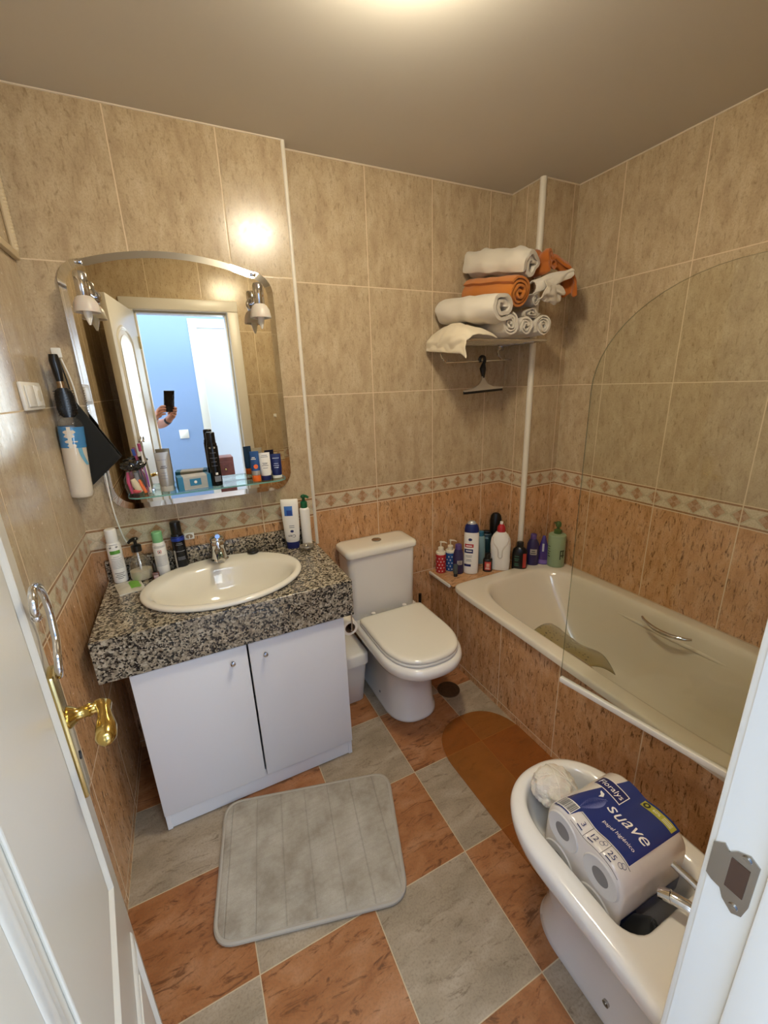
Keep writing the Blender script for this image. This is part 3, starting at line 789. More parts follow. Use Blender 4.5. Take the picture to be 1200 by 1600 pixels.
def brush(label, x, y, z, mh, bristle, wood, scale=1):
    t = thing('hair_brush', label, 'hair brush', (x, y, z), radians(12), 'brushes on the hook')
    s_ = scale; t.scale = (1.45, 1.3, 1)
    MB().tube([(0, 0, 0), (0, 0, -.02*s_), (.001, 0, -.05*s_), (.001, 0, -.085*s_)], [.0085*s_, .0105*s_, .0095*s_, .007*s_], 16).build('handle', mh, t)
    MB().cyl((.001, 0, -.084*s_), (.001, 0, -.108*s_), .0078*s_, n=16).build('ferrule', mat('copper_ring', '#9a8266', .25, metal=.8), t)
    b = MB(); b.rings([[(.002 + w * s_ * cos(2*pi*i/24), .009 * s_ * sin(2*pi*i/24), zz * s_) for i in range(24)] for zz, w in ((-.105, .009), (-.112, .015), (-.13, .0185), (-.17, .02), (-.19, .018), (-.2, .011))])
    hd = b.build('head', mh, t)
    b = MB()
    for i in range(6):
        for j in range(10):
            xx = -.015 + i * .006; zz = -.115 - j * .0085
            b.cyl((.002 + xx * s_, -.008 * s_, zz * s_), (.002 + xx * 1.25 * s_, -.0125 * s_, zz * s_), .0012 * s_, n=5)
    br = b.build('bristles', bristle, t); br['kind'] = 'stuff'
    return t
brush('black paddle hair brush hanging from the white hook', .046, -.118, 1.648, M_black, mat('dark_bristle', '#2b2724', .5), None)
brush('smaller brush with white bristles hanging behind the black brush', .036, -.072, 1.615, mat('brown_brush', '#3b2d26', .4), mat('white_bristle', '#d9d3c8', .6), None, .78)

# power cable hanging beside mirror
def spline(pts, n=8):
    out = []; P = [V(p) for p in pts]; P = [P[0]] + P + [P[-1]]
    for i in range(1, len(P) - 2):
        for k in range(n):
            u = k / n; a, b_, c, d = P[i-1], P[i], P[i+1], P[i+2]
            out.append(tuple(.5 * ((2*b_) + (-a + c) * u + (2*a - 5*b_ + 4*c - d) * u*u + (-a + 3*b_ - 3*c + d) * u**3)))
    out.append(tuple(P[-2])); return out
t = thing('power_cable', 'thin white cable hanging down the wall at the left of the mirror', 'cable', (.06, -.075, 1.635))
b = MB(); o = V((.06, -.075, 1.635))
pts = [(.058, -.078, 1.638), (.072, -.078, 1.56), (.076, -.08, 1.47), (.078, -.085, 1.39), (.104, -.09, 1.306), (.106, -.082, 1.228), (.104, -.078, 1.143), (.106, -.072, 1.067), (.115, -.068, .99), (.125, -.064, .955)]
b.tube([tuple(V(p) - o) for p in spline(pts)], .0027, 8); b.build('cable', M_white, t)

# bag of cotton pads
t = thing('cotton_pad_bag', 'long clear bag of cotton pads with blue header hanging left of the mirror', 'cotton pads', (.044, -.108, 1.432))
def cyl_f(r0, z0, z1, rip=0):
    return lambda u, v: ((r0 + rip * noise.noise((cos(2*pi*u) * 2, sin(2*pi*u) * 2, v * 6))) * cos(2*pi*u), (r0 + rip * noise.noise((cos(2*pi*u) * 2, sin(2*pi*u) * 2, v * 6))) * sin(2*pi*u) * .95, z0 + (z1 - z0) * v)
t.rotation_euler.y = radians(4)
b = MB(); b.rings([[((r + .0006 * (k % 2)) * cos(2*pi*i/36), (r + .0006 * (k % 2)) * sin(2*pi*i/36), z) for i in range(36)] for k, (r, z) in enumerate([(.020, -.262), (.031, -.258), (.035, -.25)] + [(.0352, -.25 + j * .0075) for j in range(1, 31)] + [(.034, -.022), (.03, -.018)])]); b.build('cotton_pads', mat('cotton', '#e8ddcb', .9, bmp=.3), t)
MB().sheet(cyl_f(.0372, -.085, -.015, .001), 36, 10).build('blue_header', mat('header_blue', '#2f86c4', .25, coat=.3), t)
MB().sheet(lambda u, v: (.0378 * cos(-1.75 + .3 * u), .0378 * .95 * sin(-1.75 + .3 * u), -.085 + .07 * v), 4, 4).build('white_stripe', M_white, t)
MB().sheet(lambda u, v: (.0378 * cos(-.75 - .35 * u + .55 * (1 - v) ** 2), .0378 * .95 * sin(-.75 - .35 * u + .55 * (1 - v) ** 2), -.145 + .06 * v), 4, 10).build('blue_swirl', mat('swirl_blue', '#6db0cf', .3), t)
b = MB(); b.rings([[(.0385 * k * cos(2*pi*i/36), .037 * k * sin(2*pi*i/36), z) for i in range(36)] for k, z in ((.2, -.27), (.75, -.267), (1, -.25), (1.01, -.12), (1, -.012), (.85, .002), (.6, .014), (.25, .03), (.08, .05), (.05, .12))], True, False); b.build('bag', M_film, t)
# black pouch behind
t = thing('cloth_pouch', 'black cloth pouch hanging behind the cotton pad bag against the mirror', 'pouch', (.07, -.09, 1.42))
def pou(u, v):
    # quad: top-left, right tip, bottom
    a = V((-.005, .008, .09)).lerp(V((.098, .0, -.125)), v); c = V((-.02, .008, .0)).lerp(V((-.006, .004, -.215)), v)
    p = a.lerp(c, u); p.y += -.012 * sin(pi * u) * sin(pi * min(1, v + .1)); return tuple(p)
MB().sheet(pou, 14, 14).build('pouch', M_blackc, t, solid=.006)
MB().tube([(-.018, .012, .215), (-.01, .008, .15), (-.006, .006, .09)], .0022, 8).build('cord', M_blackc, t)

# ------------------------------------------------------------------ door leaf with hardware
HG = V((.222, -1.735, 0)); FE = V((.13, -1.135, 0)); dv = (FE - HG).normalized(); LL = (FE - HG).length
ang = atan2(dv.y, dv.x)
t = bpy.data.objects.new('door_1', None); COL.objects.link(t); t.location = HG; t.rotation_euler.z = ang
struct(t, 'open white panelled door with brass lever handle')
# local: +x along leaf, -y is the face seen (to the right), z up
MB().box(0, LL, 0, .036, .008, 2.045, .002).build('leaf', M_door, t)
def mould(pts, w=.011):
    b = MB(); n = len(pts)
    prof = [(-w, 0), (-w * .7, .004), (-w * .2, .0055), (w * .1, .003), (w * .5, .0052), (w, 0)]
    R = []
    for i, p in enumerate(pts):
        a, c = V(pts[(i - 1) % n]), V(pts[(i + 1) % n]); p = V(p)
        d1 = (p - a).normalized(); d2 = (c - p).normalized(); tn = (d1 + d2).normalized()
        nr = V((-tn.y, tn.x)); k = 1 / max(.35, nr.dot(V((-d1.y, d1.x))))
        R.append([(p.x + nr.x * o * k, -h - .0002, p.y + nr.y * o * k) for o, h in prof])
    R.append(R[0]); b.rings(R, False, False, closed=False); return b
def arch(x0, x1, z0, z1, rise):
    p = [(x0, z0), (x1, z0), (x1, z1 - rise)]
    for i in range(1, 12):
        f = i / 12; xx = x1 + (x0 - x1) * f; p.append((xx, z1 - rise + rise * sin(pi * f) ** .75))
    return p + [(x0, z1 - rise)]
mould(arch(.19, .527, .70, 1.90, .07), .013).build('upper_moulding', M_door, t)
mould(arch(.19, .56, .13, .505, .0001), .013).build('lower_moulding', M_door, t)
b = MB(); b.prism(arch(.225, .492, .735, 1.86, .06), 0, .004); b.bm.transform(Matrix(((1, 0, 0, 0), (0, 0, -1, 0), (0, 1, 0, 0), (0, 0, 0, 1)))); b.build('upper_panel', M_door, t, sm=False, bevel=.003)
b = MB(); b.prism(arch(.225, .525, .165, .47, .0001), 0, .004); b.bm.transform(Matrix(((1, 0, 0, 0), (0, 0, -1, 0), (0, 1, 0, 0), (0, 0, 0, 1)))); b.build('lower_panel', M_door, t, sm=False, bevel=.003)
hd = MB().box(.545, .588, -.010, .0, .885, 1.118, .004).build('handle_plate', M_brassd, t)
b = MB(); b.T = Matrix.Translation((.566, -.008, 1.03)) @ Matrix.Rotation(pi/2, 4, 'X')
b.lathe([(.017, 0), (.018, .004), (.0135, .01), (.0095, .016), (.0095, .026), (.012, .03), (.0095, .034), (.009, .044)], n=28); b.T = Matrix()
b.tube([(.566, -.046, 1.032), (.566, -.053, 1.032), (.558, -.058, 1.033), (.542, -.058, 1.033), (.528, -.058, 1.031), (.508, -.058, 1.027), (.490, -.057, 1.024), (.482, -.057, 1.023), (.479, -.057, 1.023)], [.0095, .0105, .0115, .009, .0105, .0145, .014, .009, .003], 20)
b.build('lever', M_brass, hd)
b = MB(); b.T = Matrix.Translation((.566, -.0095, .955)) @ Matrix.Rotation(pi/2, 4, 'X'); b.lathe([(.007, 0), (.007, .002), (.004, .0025)], n=16); b.build('keyhole', M_ink, hd)
for z in (.25, 1.05, 1.85):
    MB().cyl((-.004, -.006, z - .04), (-.004, -.006, z + .04), .006, n=14).build('hinge', M_brassd, t)
# chrome hook hanging on the plate
t2 = thing('s_hook', 'curved chrome hook hung on top of the brass door plate', 'hook', (HG.x, HG.y, 0), ang)
b = MB(); pts = [(.556, -.016, 1.112), (.548, -.019, 1.126), (.556, -.021, 1.145), (.574, -.022, 1.16), (.584, -.022, 1.178), (.592, -.022, 1.20), (.588, -.022, 1.225), (.574, -.022, 1.248), (.553, -.022, 1.262), (.53, -.022, 1.268), (.512, -.022, 1.268), (.50, -.022, 1.26), (.497, -.021, 1.248), (.503, -.020, 1.238)]
b.tube(spline(pts, 5), .0052, 12); b.sphere((.503, -.02, 1.236), .0065, n=12); b.build('hook', M_chrome, t2)

# ------------------------------------------------------------------ toilet
TX = 1.175
t = thing('toilet', 'cream close coupled toilet with closed lid between vanity and bathtub', 'toilet', (TX, 0, 0))
D = lambda hw, yb, yf, z, e=2.3, cr=.03, ratio=1.15: dring(.012, hw, yb, yf, z, 72, e, cr, ratio)
b = MB(); b.rings([D(.125, -.05, -.505, 0), D(.128, -.05, -.51, .006), D(.126, -.05, -.507, .018), D(.119, -.05, -.497, .03), D(.116, -.05, -.49, .15), D(.118, -.05, -.50, .22), D(.128, -.05, -.53, .268), D(.155, -.05, -.59, .308), D(.179, -.05, -.645, .334), D(.188, -.05, -.668, .356), D(.190, -.05, -.673, .376), D(.187, -.05, -.668, .392), D(.176, -.06, -.652, .4)])
b.build('pan', M_cerw, t, angle=60)
def seatring(z, g, e=2.5): return dring(.012, .175 - g, -.205 - g, -.650 + g, z, 72, e, .02, 1.25)
b = MB(); b.rings([seatring(.401, .004), seatring(.404, 0), seatring(.413, 0), seatring(.416, .003)]); b.build('seat', M_plas, t, angle=60)
b = MB(); b.rings([seatring(.4175, .004), seatring(.42, .001), seatring(.428, .001), seatring(.434, .005), seatring(.4375, .014), seatring(.438, .03)]); b.build('lid', M_cer, t, angle=60)
for x in (-.075, .1): MB().cyl((x, -.192, .4), (x, -.192, .432), .011, n=16).build('hinge', M_plas, t)
RR = lambda x0, x1, y0, y1, z, r=.03: [(x, y, z) for x, y in rrect(x0, x1, y0, y1, r)]
def rrect(x0, x1, y0, y1, r, k=6):
    p = []
    for cx, cy, a0 in ((x1 - r, y1 - r, 0), (x0 + r, y1 - r, pi/2), (x0 + r, y0 + r, pi), (x1 - r, y0 + r, 3*pi/2)):
        for i in range(k + 1):
            a = a0 + pi/2 * i / k; p.append((cx + r * cos(a), cy + r * sin(a)))
    return p
b = MB(); b.rings([RR(-.172, .168, -.172, -.012, .402), RR(-.176, .172, -.176, -.012, .41), RR(-.182, .178, -.18, -.012, .70), RR(-.183, .179, -.181, -.012, .733)]); b.build('cistern', M_cerw, t, angle=50)
b = MB(); b.rings([RR(-.184, .18, -.182, -.010, .733), RR(-.191, .187, -.189, -.008, .736), RR(-.193, .189, -.191, -.008, .742), RR(-.193, .189, -.191, -.008, .757), RR(-.189, .185, -.187, -.010, .766), RR(-.178, .174, -.176, -.018, .772), RR(-.15, .146, -.15, -.04, .774)]); b.build('cistern_lid', M_cer, t, angle=60)
b = MB(); b.lathe([(.024, 0), (.024, .004), (.021, .006), (.02, .0045), (.004, .0045)], (.0, -.098, .7735), 32); b.build('flush_button', M_steel, t)
for y in (-.30,):
    b = MB(); b.cyl((-.099, y, .055), (-.107, y, .055), .006, n=14); b.build('bolt', M_ink, t)
# toilet brush between toilet and tub
t = thing('toilet_brush', 'black toilet brush standing between the toilet and the tub wall', 'toilet brush', (1.432, -.085, 0))
MB().lathe([(.045, 0), (.047, .004), (.042, .12), (.04, .122)], n=28).build('holder', M_plas, t)
MB().cyl((0, 0, .1), (0, 0, .40), .0075, .0085, n=14).build('handle', M_black, t)
# drain cover
t = thing('drain_cover', 'round brown floor drain cover beside the toilet base', 'drain cover', (1.412, -.398, 0))
MB().lathe([(.058, 0), (.058, .003), (.055, .005), (.052, .0045)], n=48).build('cover', mat('bronze_cover', '#5a4632', .4, metal=.5, var=.3, vscale=60), t)

# ------------------------------------------------------------------ bin and toilet roll holder
t = thing('waste_bin', 'white plastic lidded bin between the vanity and the toilet', 'bin', (.925, -.165, 0))
b = MB(); b.rings([RR(-.062, .072, -.085, .085, .0, .02), RR(-.066, .076, -.09, .09, .006, .02), RR(-.080, .090, -.118, .105, .225, .022), RR(-.080, .090, -.118, .105, .235, .022)]); b.build('bucket', M_plas, t, angle=50)
b = MB(); b.rings([RR(-.082, .092, -.12, .107, .232, .022), RR(-.090, .099, -.129, .114, .236, .024), RR(-.090, .099, -.129, .114, .285, .024), RR(-.086, .095, -.125, .11, .291, .024), RR(-.07, .08, -.11, .095, .293, .02)]); b.build('lid', M_plas, t, angle=50)
MB().box(.095, .106, -.03, .03, .205, .262, .003).build('latch', M_plas, t)
t = thing('toilet_roll_holder', 'chrome toilet roll holder hanging on the right side of the vanity', 'toilet roll holder', (.829, -.42, .62))
b = MB(); b.tube(spline([(0, .0, .03), (.012, 0, .032), (.03, -.012, .03), (.055, -.03, .015), (.06, -.034, -.03), (.058, -.032, -.068), (.058, -.02, -.074), (.058, .085, -.072)], 6), .0032, 10); b.build('wire', M_chrome, t)
MB().box(0, .004, -.015, .015, .01, .05, .001).build('plate', M_chrome, t)
t = thing('toilet_roll', 'nearly used toilet roll on the chrome holder beside the vanity', 'toilet roll', (.887, -.435, .548))
b = MB(); b.T = Matrix.Rotation(-pi/2, 4, 'X')
b.lathe([(.022, 0), (.033, 0), (.034, .002), (.034, .094), (.033, .096), (.022, .096), (.022, 0)], n=36, cap0=False, cap1=False); b.build('paper', mat('tissue_paper', '#e9e1d1', .9, bmp=.2), t)
b = MB(); b.T = Matrix.Rotation(-pi/2, 4, 'X'); b.lathe([(.0205, -.0005), (.022, -.0005), (.022, .0965), (.0205, .0965), (.0205, -.0005)], n=30, cap0=False, cap1=False); b.build('cardboard_core', mat('cardboard', '#6e5238', .8), t)

# ------------------------------------------------------------------ bathtub
t = thing('bathtub', 'cream enamelled bathtub along the right wall', 'bathtub', (1.54, -1.742, 0))
def sup(x0, x1, y0, y1, z, e, n=128):
    cx, cy, a, c = (x0 + x1)/2, (y0 + y1)/2, (x1 - x0)/2, (y1 - y0)/2; out = []
    for i in range(n):
        t_ = 2*pi*(i + .5)/n; cc, s_ = cos(t_), sin(t_)
        out.append((cx + a * math.copysign(abs(cc) ** (2/e), cc), cy + c * math.copysign(abs(s_) ** (2/e), s_), z))
    return out
L_ = 1.512
TI = lambda g, gy0, gy1, z, e: sup(.07 + g, .655 - g, .09 + gy0, L_ - .075 - gy1, z, e)
b = MB(); b.rings([sup(0, .722, 0, L_, .463, 24), sup(0, .722, 0, L_, .484, 24), sup(.003, .719, .003, L_ - .003, .4895, 22), sup(.009, .714, .009, L_ - .008, .491, 20),
   TI(-.012, -.012, -.012, .491, 5), TI(-.003, -.003, -.003, .4885, 4.6), TI(.004, .004, .006, .48, 4.4), TI(.010, .012, .016, .46, 4.2), TI(.02, .03, .05, .40, 4), TI(.03, .05, .12, .30, 3.8), TI(.042, .08, .2, .2, 3.6), TI(.06, .11, .26, .145, 3.6), TI(.09, .16, .31, .115, 3.5), TI(.16, .3, .42, .105, 3), TI(.25, .6, .6, .104, 2.4)], False, True)
b.build('tub', M_enam, t, angle=75)
# raised arm ledge on the wall side
b = MB(); b.rings([[(.668 - w * cos(a), yy, zz + h_ * sin(a)) for a in [pi * (-.5) + pi * k / 10 for k in range(11)]] for yy, w, h_, zz in ((.38, .012, .003, .40), (.46, .03, .012, .40), (.6, .038, .016, .40), (.85, .04, .018, .40), (1.05, .034, .014, .40), (1.2, .012, .003, .40))], False, False, closed=False)
b.build('arm_ledge', M_enam, t, angle=75)
def grip(x, sgn):
    b = MB(); pts = []
    for i in range(15):
        f = i / 14; yy = -.105 + .21 * f; bow = sin(pi * f)
        pts.append((sgn * -.03 * bow ** .7, yy, -.012 * bow))
    b.tube(pts, [.004 + .006 * sin(pi * (.08 + .84 * i / 14)) for i in range(15)], 14)
    return b
g = grip(0, 1); g.bm.transform(Matrix.Translation((.600, .762, .462))); g.build('grip', M_chrome, t)
g = grip(0, -1); g.bm.transform(Matrix.Translation((.103, .815, .44))); g.build('grip', M_chrome, t)
# clear bath mat draped over the inner grip
t = thing('bath_mat', 'dark speckled olive vinyl mat draped over the grip inside the tub', 'bath mat', (1.66, -.87, .42))
def matf(u, v):
    o = V((1.66, -.87, .42))
    a = V((1.690, -.95, .410)).lerp(V((1.692, -.66, .405)), v)
    c = V((1.86, -.965, .315)).lerp(V((1.93, -.56, .30)), v)
    p = a.lerp(c, u); p.x += .05 * sin(pi * v) * u; p.z += .02 * sin(2.4 * pi * v) * u + .016 * sin(pi * u)
    return tuple(p - o)
MB().sheet(matf, 18, 20).build('mat', M_olive, t, solid=.003)
b = MB(); rnd = random.Random(3)
for k in range(80):
    u, v = rnd.uniform(.05, .95), rnd.uniform(.04, .96) ** .7; c = V(matf(u, v)); d1 = (V(matf(min(1, u + .02), v)) - c).normalized(); d2 = (V(matf(u, min(1, v + .02))) - c).normalized(); nn = d1.cross(d2)
    rr = rnd.uniform(.002, .0048); c += nn * .003
    b.f(b.vs([tuple(c + d1 * rr * cos(q) + d2 * rr * sin(q)) for q in [2*pi*i/8 for i in range(8)]]))
sp_ = b.build('dark_specks', mat('mildew_dark', '#3a3018', .6), t, sm=False)

# ------------------------------------------------------------------ glass screen
t = thing('shower_screen', 'clear glass bath screen with rounded corner and white bottom seal', 'shower screen', (1.568, -1.735, .497), 0)
fe = V((1.447, -1.03, 0)) - V((1.568, -1.735, 0)); SL = fe.length; t.rotation_euler.z = atan2(fe.y, fe.x)
pts = [(0, .012), (SL, .012), (SL, .98)]
for i in range(1, 15):
    a = pi/2 * i / 14; pts.append((SL - .33 + .33 * cos(a), .98 + .27 * sin(a)))
pts.append((0, 1.25))
b = MB(); b.f(b.vs([(x, -.003, z) for x, z in pts])); b.f(b.vs([(x, .003, z) for x, z in pts[::-1]])); b.build('pane', M_glass, t, sm=False)
b = MB(); b.rings([[(x, -.003, z) for x, z in pts], [(x, .003, z) for x, z in pts]], False, False); b.build('pane_edge', clear('edge_glass', '#bcc8ba', .12, .05, .35, '#86887a'), t, sm=False)
b = MB(); b.box(0, SL, -.008, .008, -.004, .015, .002); b.build('seal', M_white, t)
b = MB(); b.box(-.008, .016, -.012, .012, 0, 1.25, .003); b.build('hinge_profile', M_white, t)

# ------------------------------------------------------------------ bidet
t = thing('bidet', 'cream ceramic bidet by the door holding the paper pack', 'bidet', (1.178, -1.742, 0))
Bd = lambda hw, y0, y1, z, e=2.3, cr=.025, ratio=1.2: dring(0, hw, y0, y1, z, 96, e, cr, ratio)
b = MB(); b.rings([Bd(.098, .02, .45, 0), Bd(.101, .018, .455, .006), Bd(.096, .02, .448, .02), Bd(.092, .02, .435, .12), Bd(.1, .015, .45, .2), Bd(.118, .01, .478, .26), Bd(.15, .006, .52, .305), Bd(.172, .003, .548, .33), Bd(.180, .0, .558, .345), Bd(.183, 0, .563, .36), Bd(.186, 0, .566, .385), Bd(.182, .004, .562, .396), Bd(.172, .012, .552, .4015), Bd(.150, .04, .54, .402),
   Bd(.134, .145, .535, .3995, 2.4, .055), Bd(.129, .151, .530, .394, 2.4, .055), Bd(.125, .156, .525, .38, 2.4, .055), Bd(.118, .165, .513, .34, 2.4, .055), Bd(.108, .175, .49, .305, 2.3, .055), Bd(.08, .2, .45, .286, 2.2, .05), Bd(.03, .25, .38, .282, 2.2, .02)], True, True)
b.build('body', M_cerw, t, angle=60)
b = MB(); b.T = Matrix.Translation((-.118, .06, .4025)); b.lathe([(.011, 0), (.011, .002), (.006, .004)], n=20); b.build('hole_cap', M_chrome, t)
b = MB(); b.cyl((-.092, .20, .07), (-.1, .20, .07), .008, n=18); b.cyl((-.1, .20, .07), (-.1015, .20, .07), .0045, n=12); b.build('bolt', M_steel, t)
t = thing('bidet_faucet', 'chrome single lever bidet faucet behind the paper pack', 'faucet', (1.195, -1.655, .402))
b = MB(); b.lathe([(.025, 0), (.025, .006), (.021, .01), (.021, .05), (.023, .056), (.019, .07)], n=28); b.build('body', M_chrome, t)
b = MB(); b.tube([(-.004, .0, .03), (-.018, .045, .042), (-.026, .072, .036)], [.014, .013, .012], 16); b.cyl((-.026, .072, .036), (-.034, .092, .028), .0135, .012, n=16); b.build('spout', M_chrome, t)
b = MB(); b.sphere((0, 0, .07), .021, sz=.6); b.tube([(0, .0, .08), (-.0, .05, .09), (-.004, .092, .094)], [.011, .008, .007], 14); b.build('lever', M_chrome, t)
# dark coiled thing in the bidet
t = thing('rolled_cloth', 'small rolled black cloth tucked in the bidet beside the faucet', 'cloth', (1.112, -1.567, .345), .5)
b = MB(); b.T = Matrix.Rotation(radians(60), 4, 'X')
sp2 = [(.006 + .0034 * a / (2*pi)) for a in [k * .35 for k in range(100)]]
b.lathe([(.004, -.03), (.027, -.032), (.030, -.025), (.031, .025), (.028, .031), (.024, .029), (.022, .032), (.018, .029), (.016, .033), (.011, .029), (.008, .033), (.003, .03)], n=32); b.build('roll', M_blackc, t)
# mesh sponge
t = thing('mesh_sponge', 'white mesh bath sponge in the front of the bidet', 'sponge', (1.172, -1.266, .408))
t.scale = (1.12, 1.12, 1.1)
m = bmesh.new(); bmesh.ops.create_icosphere(m, subdivisions=5, radius=1)
for v in m.verts:
    k = 1 + .16 * noise.noise(v.co * 2.4) + .10 * abs(noise.noise(v.co * 6 + V((3, 1, 2)))) + .05 * noise.noise(v.co * 14)
    v.co = V((v.co.x * .053 * k, v.co.y * .05 * k, v.co.z * .042 * k))
b = MB(); b.merge(m); b.build('puff', mat('white_mesh', '#ddd3c3', .8, bmp=1, bscale=260, sss=.2), t, angle=180)
b = MB(); rnd = random.Random(5)
for k in range(20):
    ax = V((rnd.gauss(0, 1), rnd.gauss(0, 1), rnd.gauss(0, 1))).normalized(); o_ = ax.orthogonal().normalized(); w = ax.cross(o_); r_ = rnd.uniform(.8, 1.05); sh_ = ax * rnd.uniform(-.5, .5)
    b.tube([tuple(V((c.x * .055, c.y * .052, c.z * .045))) for c in [(o_ * cos(q) + w * sin(q)) * r_ * sqrt(max(.2, 1 - sh_.length_squared)) + sh_ for q in [2*pi*i/24 for i in range(24)]]], .0008, 5, True)
b.build('mesh_ruffle', mat('mesh_thread', '#ece6da', .6), t)

# ------------------------------------------------------------------ toilet paper pack
t = thing('toilet_paper_pack', 'wrapped pack of toilet rolls with blue printed label standing in the bidet', 'toilet paper', (1.178, -1.434, .288), radians(-2))
t.rotation_euler.x = radians(2)
PH, PW, PL = .215, .108, .110     # height, half length (y), half depth along the roll axis (x)
def pack_section(k=1.0, n=18):
    """outline in (y,z): two rolls wide, two high, film pulled over them"""
    pts = []; r = PW / 2 * k; c = PW / 2
    for a0, a1, cy, cz in ((-90, 0, c, c), (0, 90, c, PH - c), (90, 180, -c, PH - c), (180, 270, -c, c)):
        for i in range(n + 1):
            a = radians(a0 + (a1 - a0) * i / n); pts.append((cy + r * cos(a), cz + r * sin(a)))
    # a shallow dip of the film between the rolls
    return pts
def dip(y, z): 
    if z > PH * .8: return -.007 * math.exp(-(y / .022) ** 2)
    return 0
def pack_ring(x, g):
    return [(x, y * (1 - g / PW), (z - PH/2) * (1 - g / (PH/2)) + PH/2 + dip(y, z)) for y, z in dens]
base = pack_section(); dens = []
for a, c in zip(base, base[1:] + base[:1]):
    L0 = max(1, int(sqrt((a[0]-c[0])**2 + (a[1]-c[1])**2) / .006))
    for i in range(L0): dens.append((a[0] + (c[0]-a[0]) * i / L0, a[1] + (c[1]-a[1]) * i / L0))
M_wrap = mat('white_wrap', '#dcd3c8', .3, coat=.5, bmp=.35, bscale=60)
b = MB(); b.rings([pack_ring(x, g) for x, g in ((-PL, .012), (-PL + .003, .004), (-PL + .012, 0), (-.04, -.0005), (0, .0015), (.04, -.0005), (PL - .012, 0), (PL - .003, .004), (PL, .012))])
b.build('wrapper', M_wrap, t, angle=50)
def top(s_, v, off=.0009):
    """label frame: s_ along the text (-1..1), v upward (-1..1) -> pack surface; text runs towards -y, up is +x"""
    y = -s_ * PW * .995; c = PW / 2; ay = abs(y)
    z = PH + dip(y, PH)
    if ay > c: z = PH - c + sqrt(max(0, (c) ** 2 - (ay - c) ** 2))
    x = v * PL; e = PL - .006
    if x < -e:      # rolls over the left edge and on down the side
        k = -x - e; a = min(k / .009, pi / 2); d = max(0, k - .009 * pi / 2)
        return (-e - .0065 * sin(a) - off * sin(a), y * (1 - .02 * a), z - .0055 * (1 - cos(a)) - d + off * cos(a))
    return (x, y, z + off)
def topl(name, m, s0, s1, v0, v1, off=.0009, nu=24, nv=8, curve=None):
    b = MB(); b.sheet(lambda u, w: top(s0 + (s1 - s0) * u, (v0 + (v1 - v0) * w) if curve is None else curve(u, w), off), nu, nv); return b.build(name, m, t)
M_lab = mat('label_blue', '#1b2f70', .22, coat=.6)
M_labd = mat('label_navy', '#16205a', .22, coat=.6)
M_gold = mat('label_gold', '#a9a43a', .3)
def lab_curve(u, w):
    s_ = -.88 + 1.66 * u
    lo = -.62 - .0 * u; hi = .96 if s_ > -.30 else .96 - .0 * (s_ + .30)
    # wavy white corner at the upper left
    hi = min(hi, .97 if s_ > -.45 else .97 - 3.3 * (-.45 - s_) ** .85)
    lo2 = lo if s_ > -.40 else lo - .33 * min(1, (-.40 - s_) / .06)
    return lo2 + (max(hi, lo2 + .02) - lo2) * w
lb = topl('label', M_lab, -.88, .78, 0, 0, .0009, 50, 12, lab_curve)
def lab_text(txt, size, m, s_, v, shear=0, sx=1, off=.0016, name='lettering', spacing=1):
    me = text_mesh(txt, size, shear, spacing=spacing)
    for q in me.vertices:
        q.co = top(s_ + q.co.x * sx / PW, v + q.co.y / PL, off)
    return put(me, name, m, lb)
topl('brand_panel', M_labd, -.84, -.16, .26, .60, .0013)
b = MB()
for (s0, s1, v0, v1) in ((-.85, -.15, .59, .61), (-.85, -.15, .25, .27), (-.85, -.835, .25, .61), (-.165, -.15, .25, .61)):
    b.sheet(lambda u, w: top(s0 + (s1-s0) * u, v0 + (v1-v0) * w, .0016), 16, 1)
b.build('panel_border', M_white, lb)
lab_text('Floralys', .023, M_white, -.50, .425, .1, .92)
lab_text('suave', .046, M_white, .22, .06, .28, .98)
lab_text('papel higi\u00e9nico', .0135, M_white, .30, -.33, .05, .98)
topl('recycled_band', M_gold, .02, .74, .72, .90, .0013)
lab_text('60%', .011, M_white, .34, .81, 0, 1); 
b = MB()
for v in (.84, .80, .765): b.sheet(lambda u, w, v=v: top(.48 + .2 * u, v + .012 * w, .0017), 6, 1)
b.build('band_print', M_white, lb)
b = MB(); b.f(b.vs([top(.12 + .075 * cos(q), .81 + .075 * sin(q), .0018) for q in [2*pi*i/20 for i in range(20)]])); b.build('band_disc', M_ink, lb)
b = MB(); b.f(b.vs([top(.12 + .035 * cos(q), .81 + .035 * sin(q), .002) for q in [2*pi*i/14 for i in range(14)]])); b.build('band_ring', M_gold, lb)
# bird mark and feather
b = MB(); b.f(b.vs([top(*q, .0017) for q in ((-.56, .16), (-.46, .15), (-.42, .07), (-.48, -.02), (-.49, .07), (-.54, .11))])); b.build('bird_mark', M_white, lb)
b = MB()
for k in range(26):
    f = k / 25; cs, cv = -.50 + .14 * f, -.60 + .66 * f; ln = .03 + .13 * sin(pi * min(1, f * 1.05))
    for sg in (-1, 1):
        b.f(b.vs([top(cs, cv, .0015), top(cs + sg * ln * .8 + .02, cv + ln * .55, .0015), top(cs + sg * ln * .75 + .035, cv + ln * .45, .0015)]))
b.build('feather', mat('pale_feather', '#7d86b8', .4), lb)
topl('barcode_panel', M_white, -.84, -.46, -.92, -.60, .0015)
b = MB(); rnd = random.Random(9); s_ = -.82
while s_ < -.49:
    w_ = rnd.choice((.006, .01, .016)); b.sheet(lambda u, w, s_=s_, w_=w_: top(s_ + w_ * u, -.89 + .26 * w, .0019), 1, 2); s_ += w_ + rnd.choice((.008, .012))
b.build('barcode', M_ink, lb)
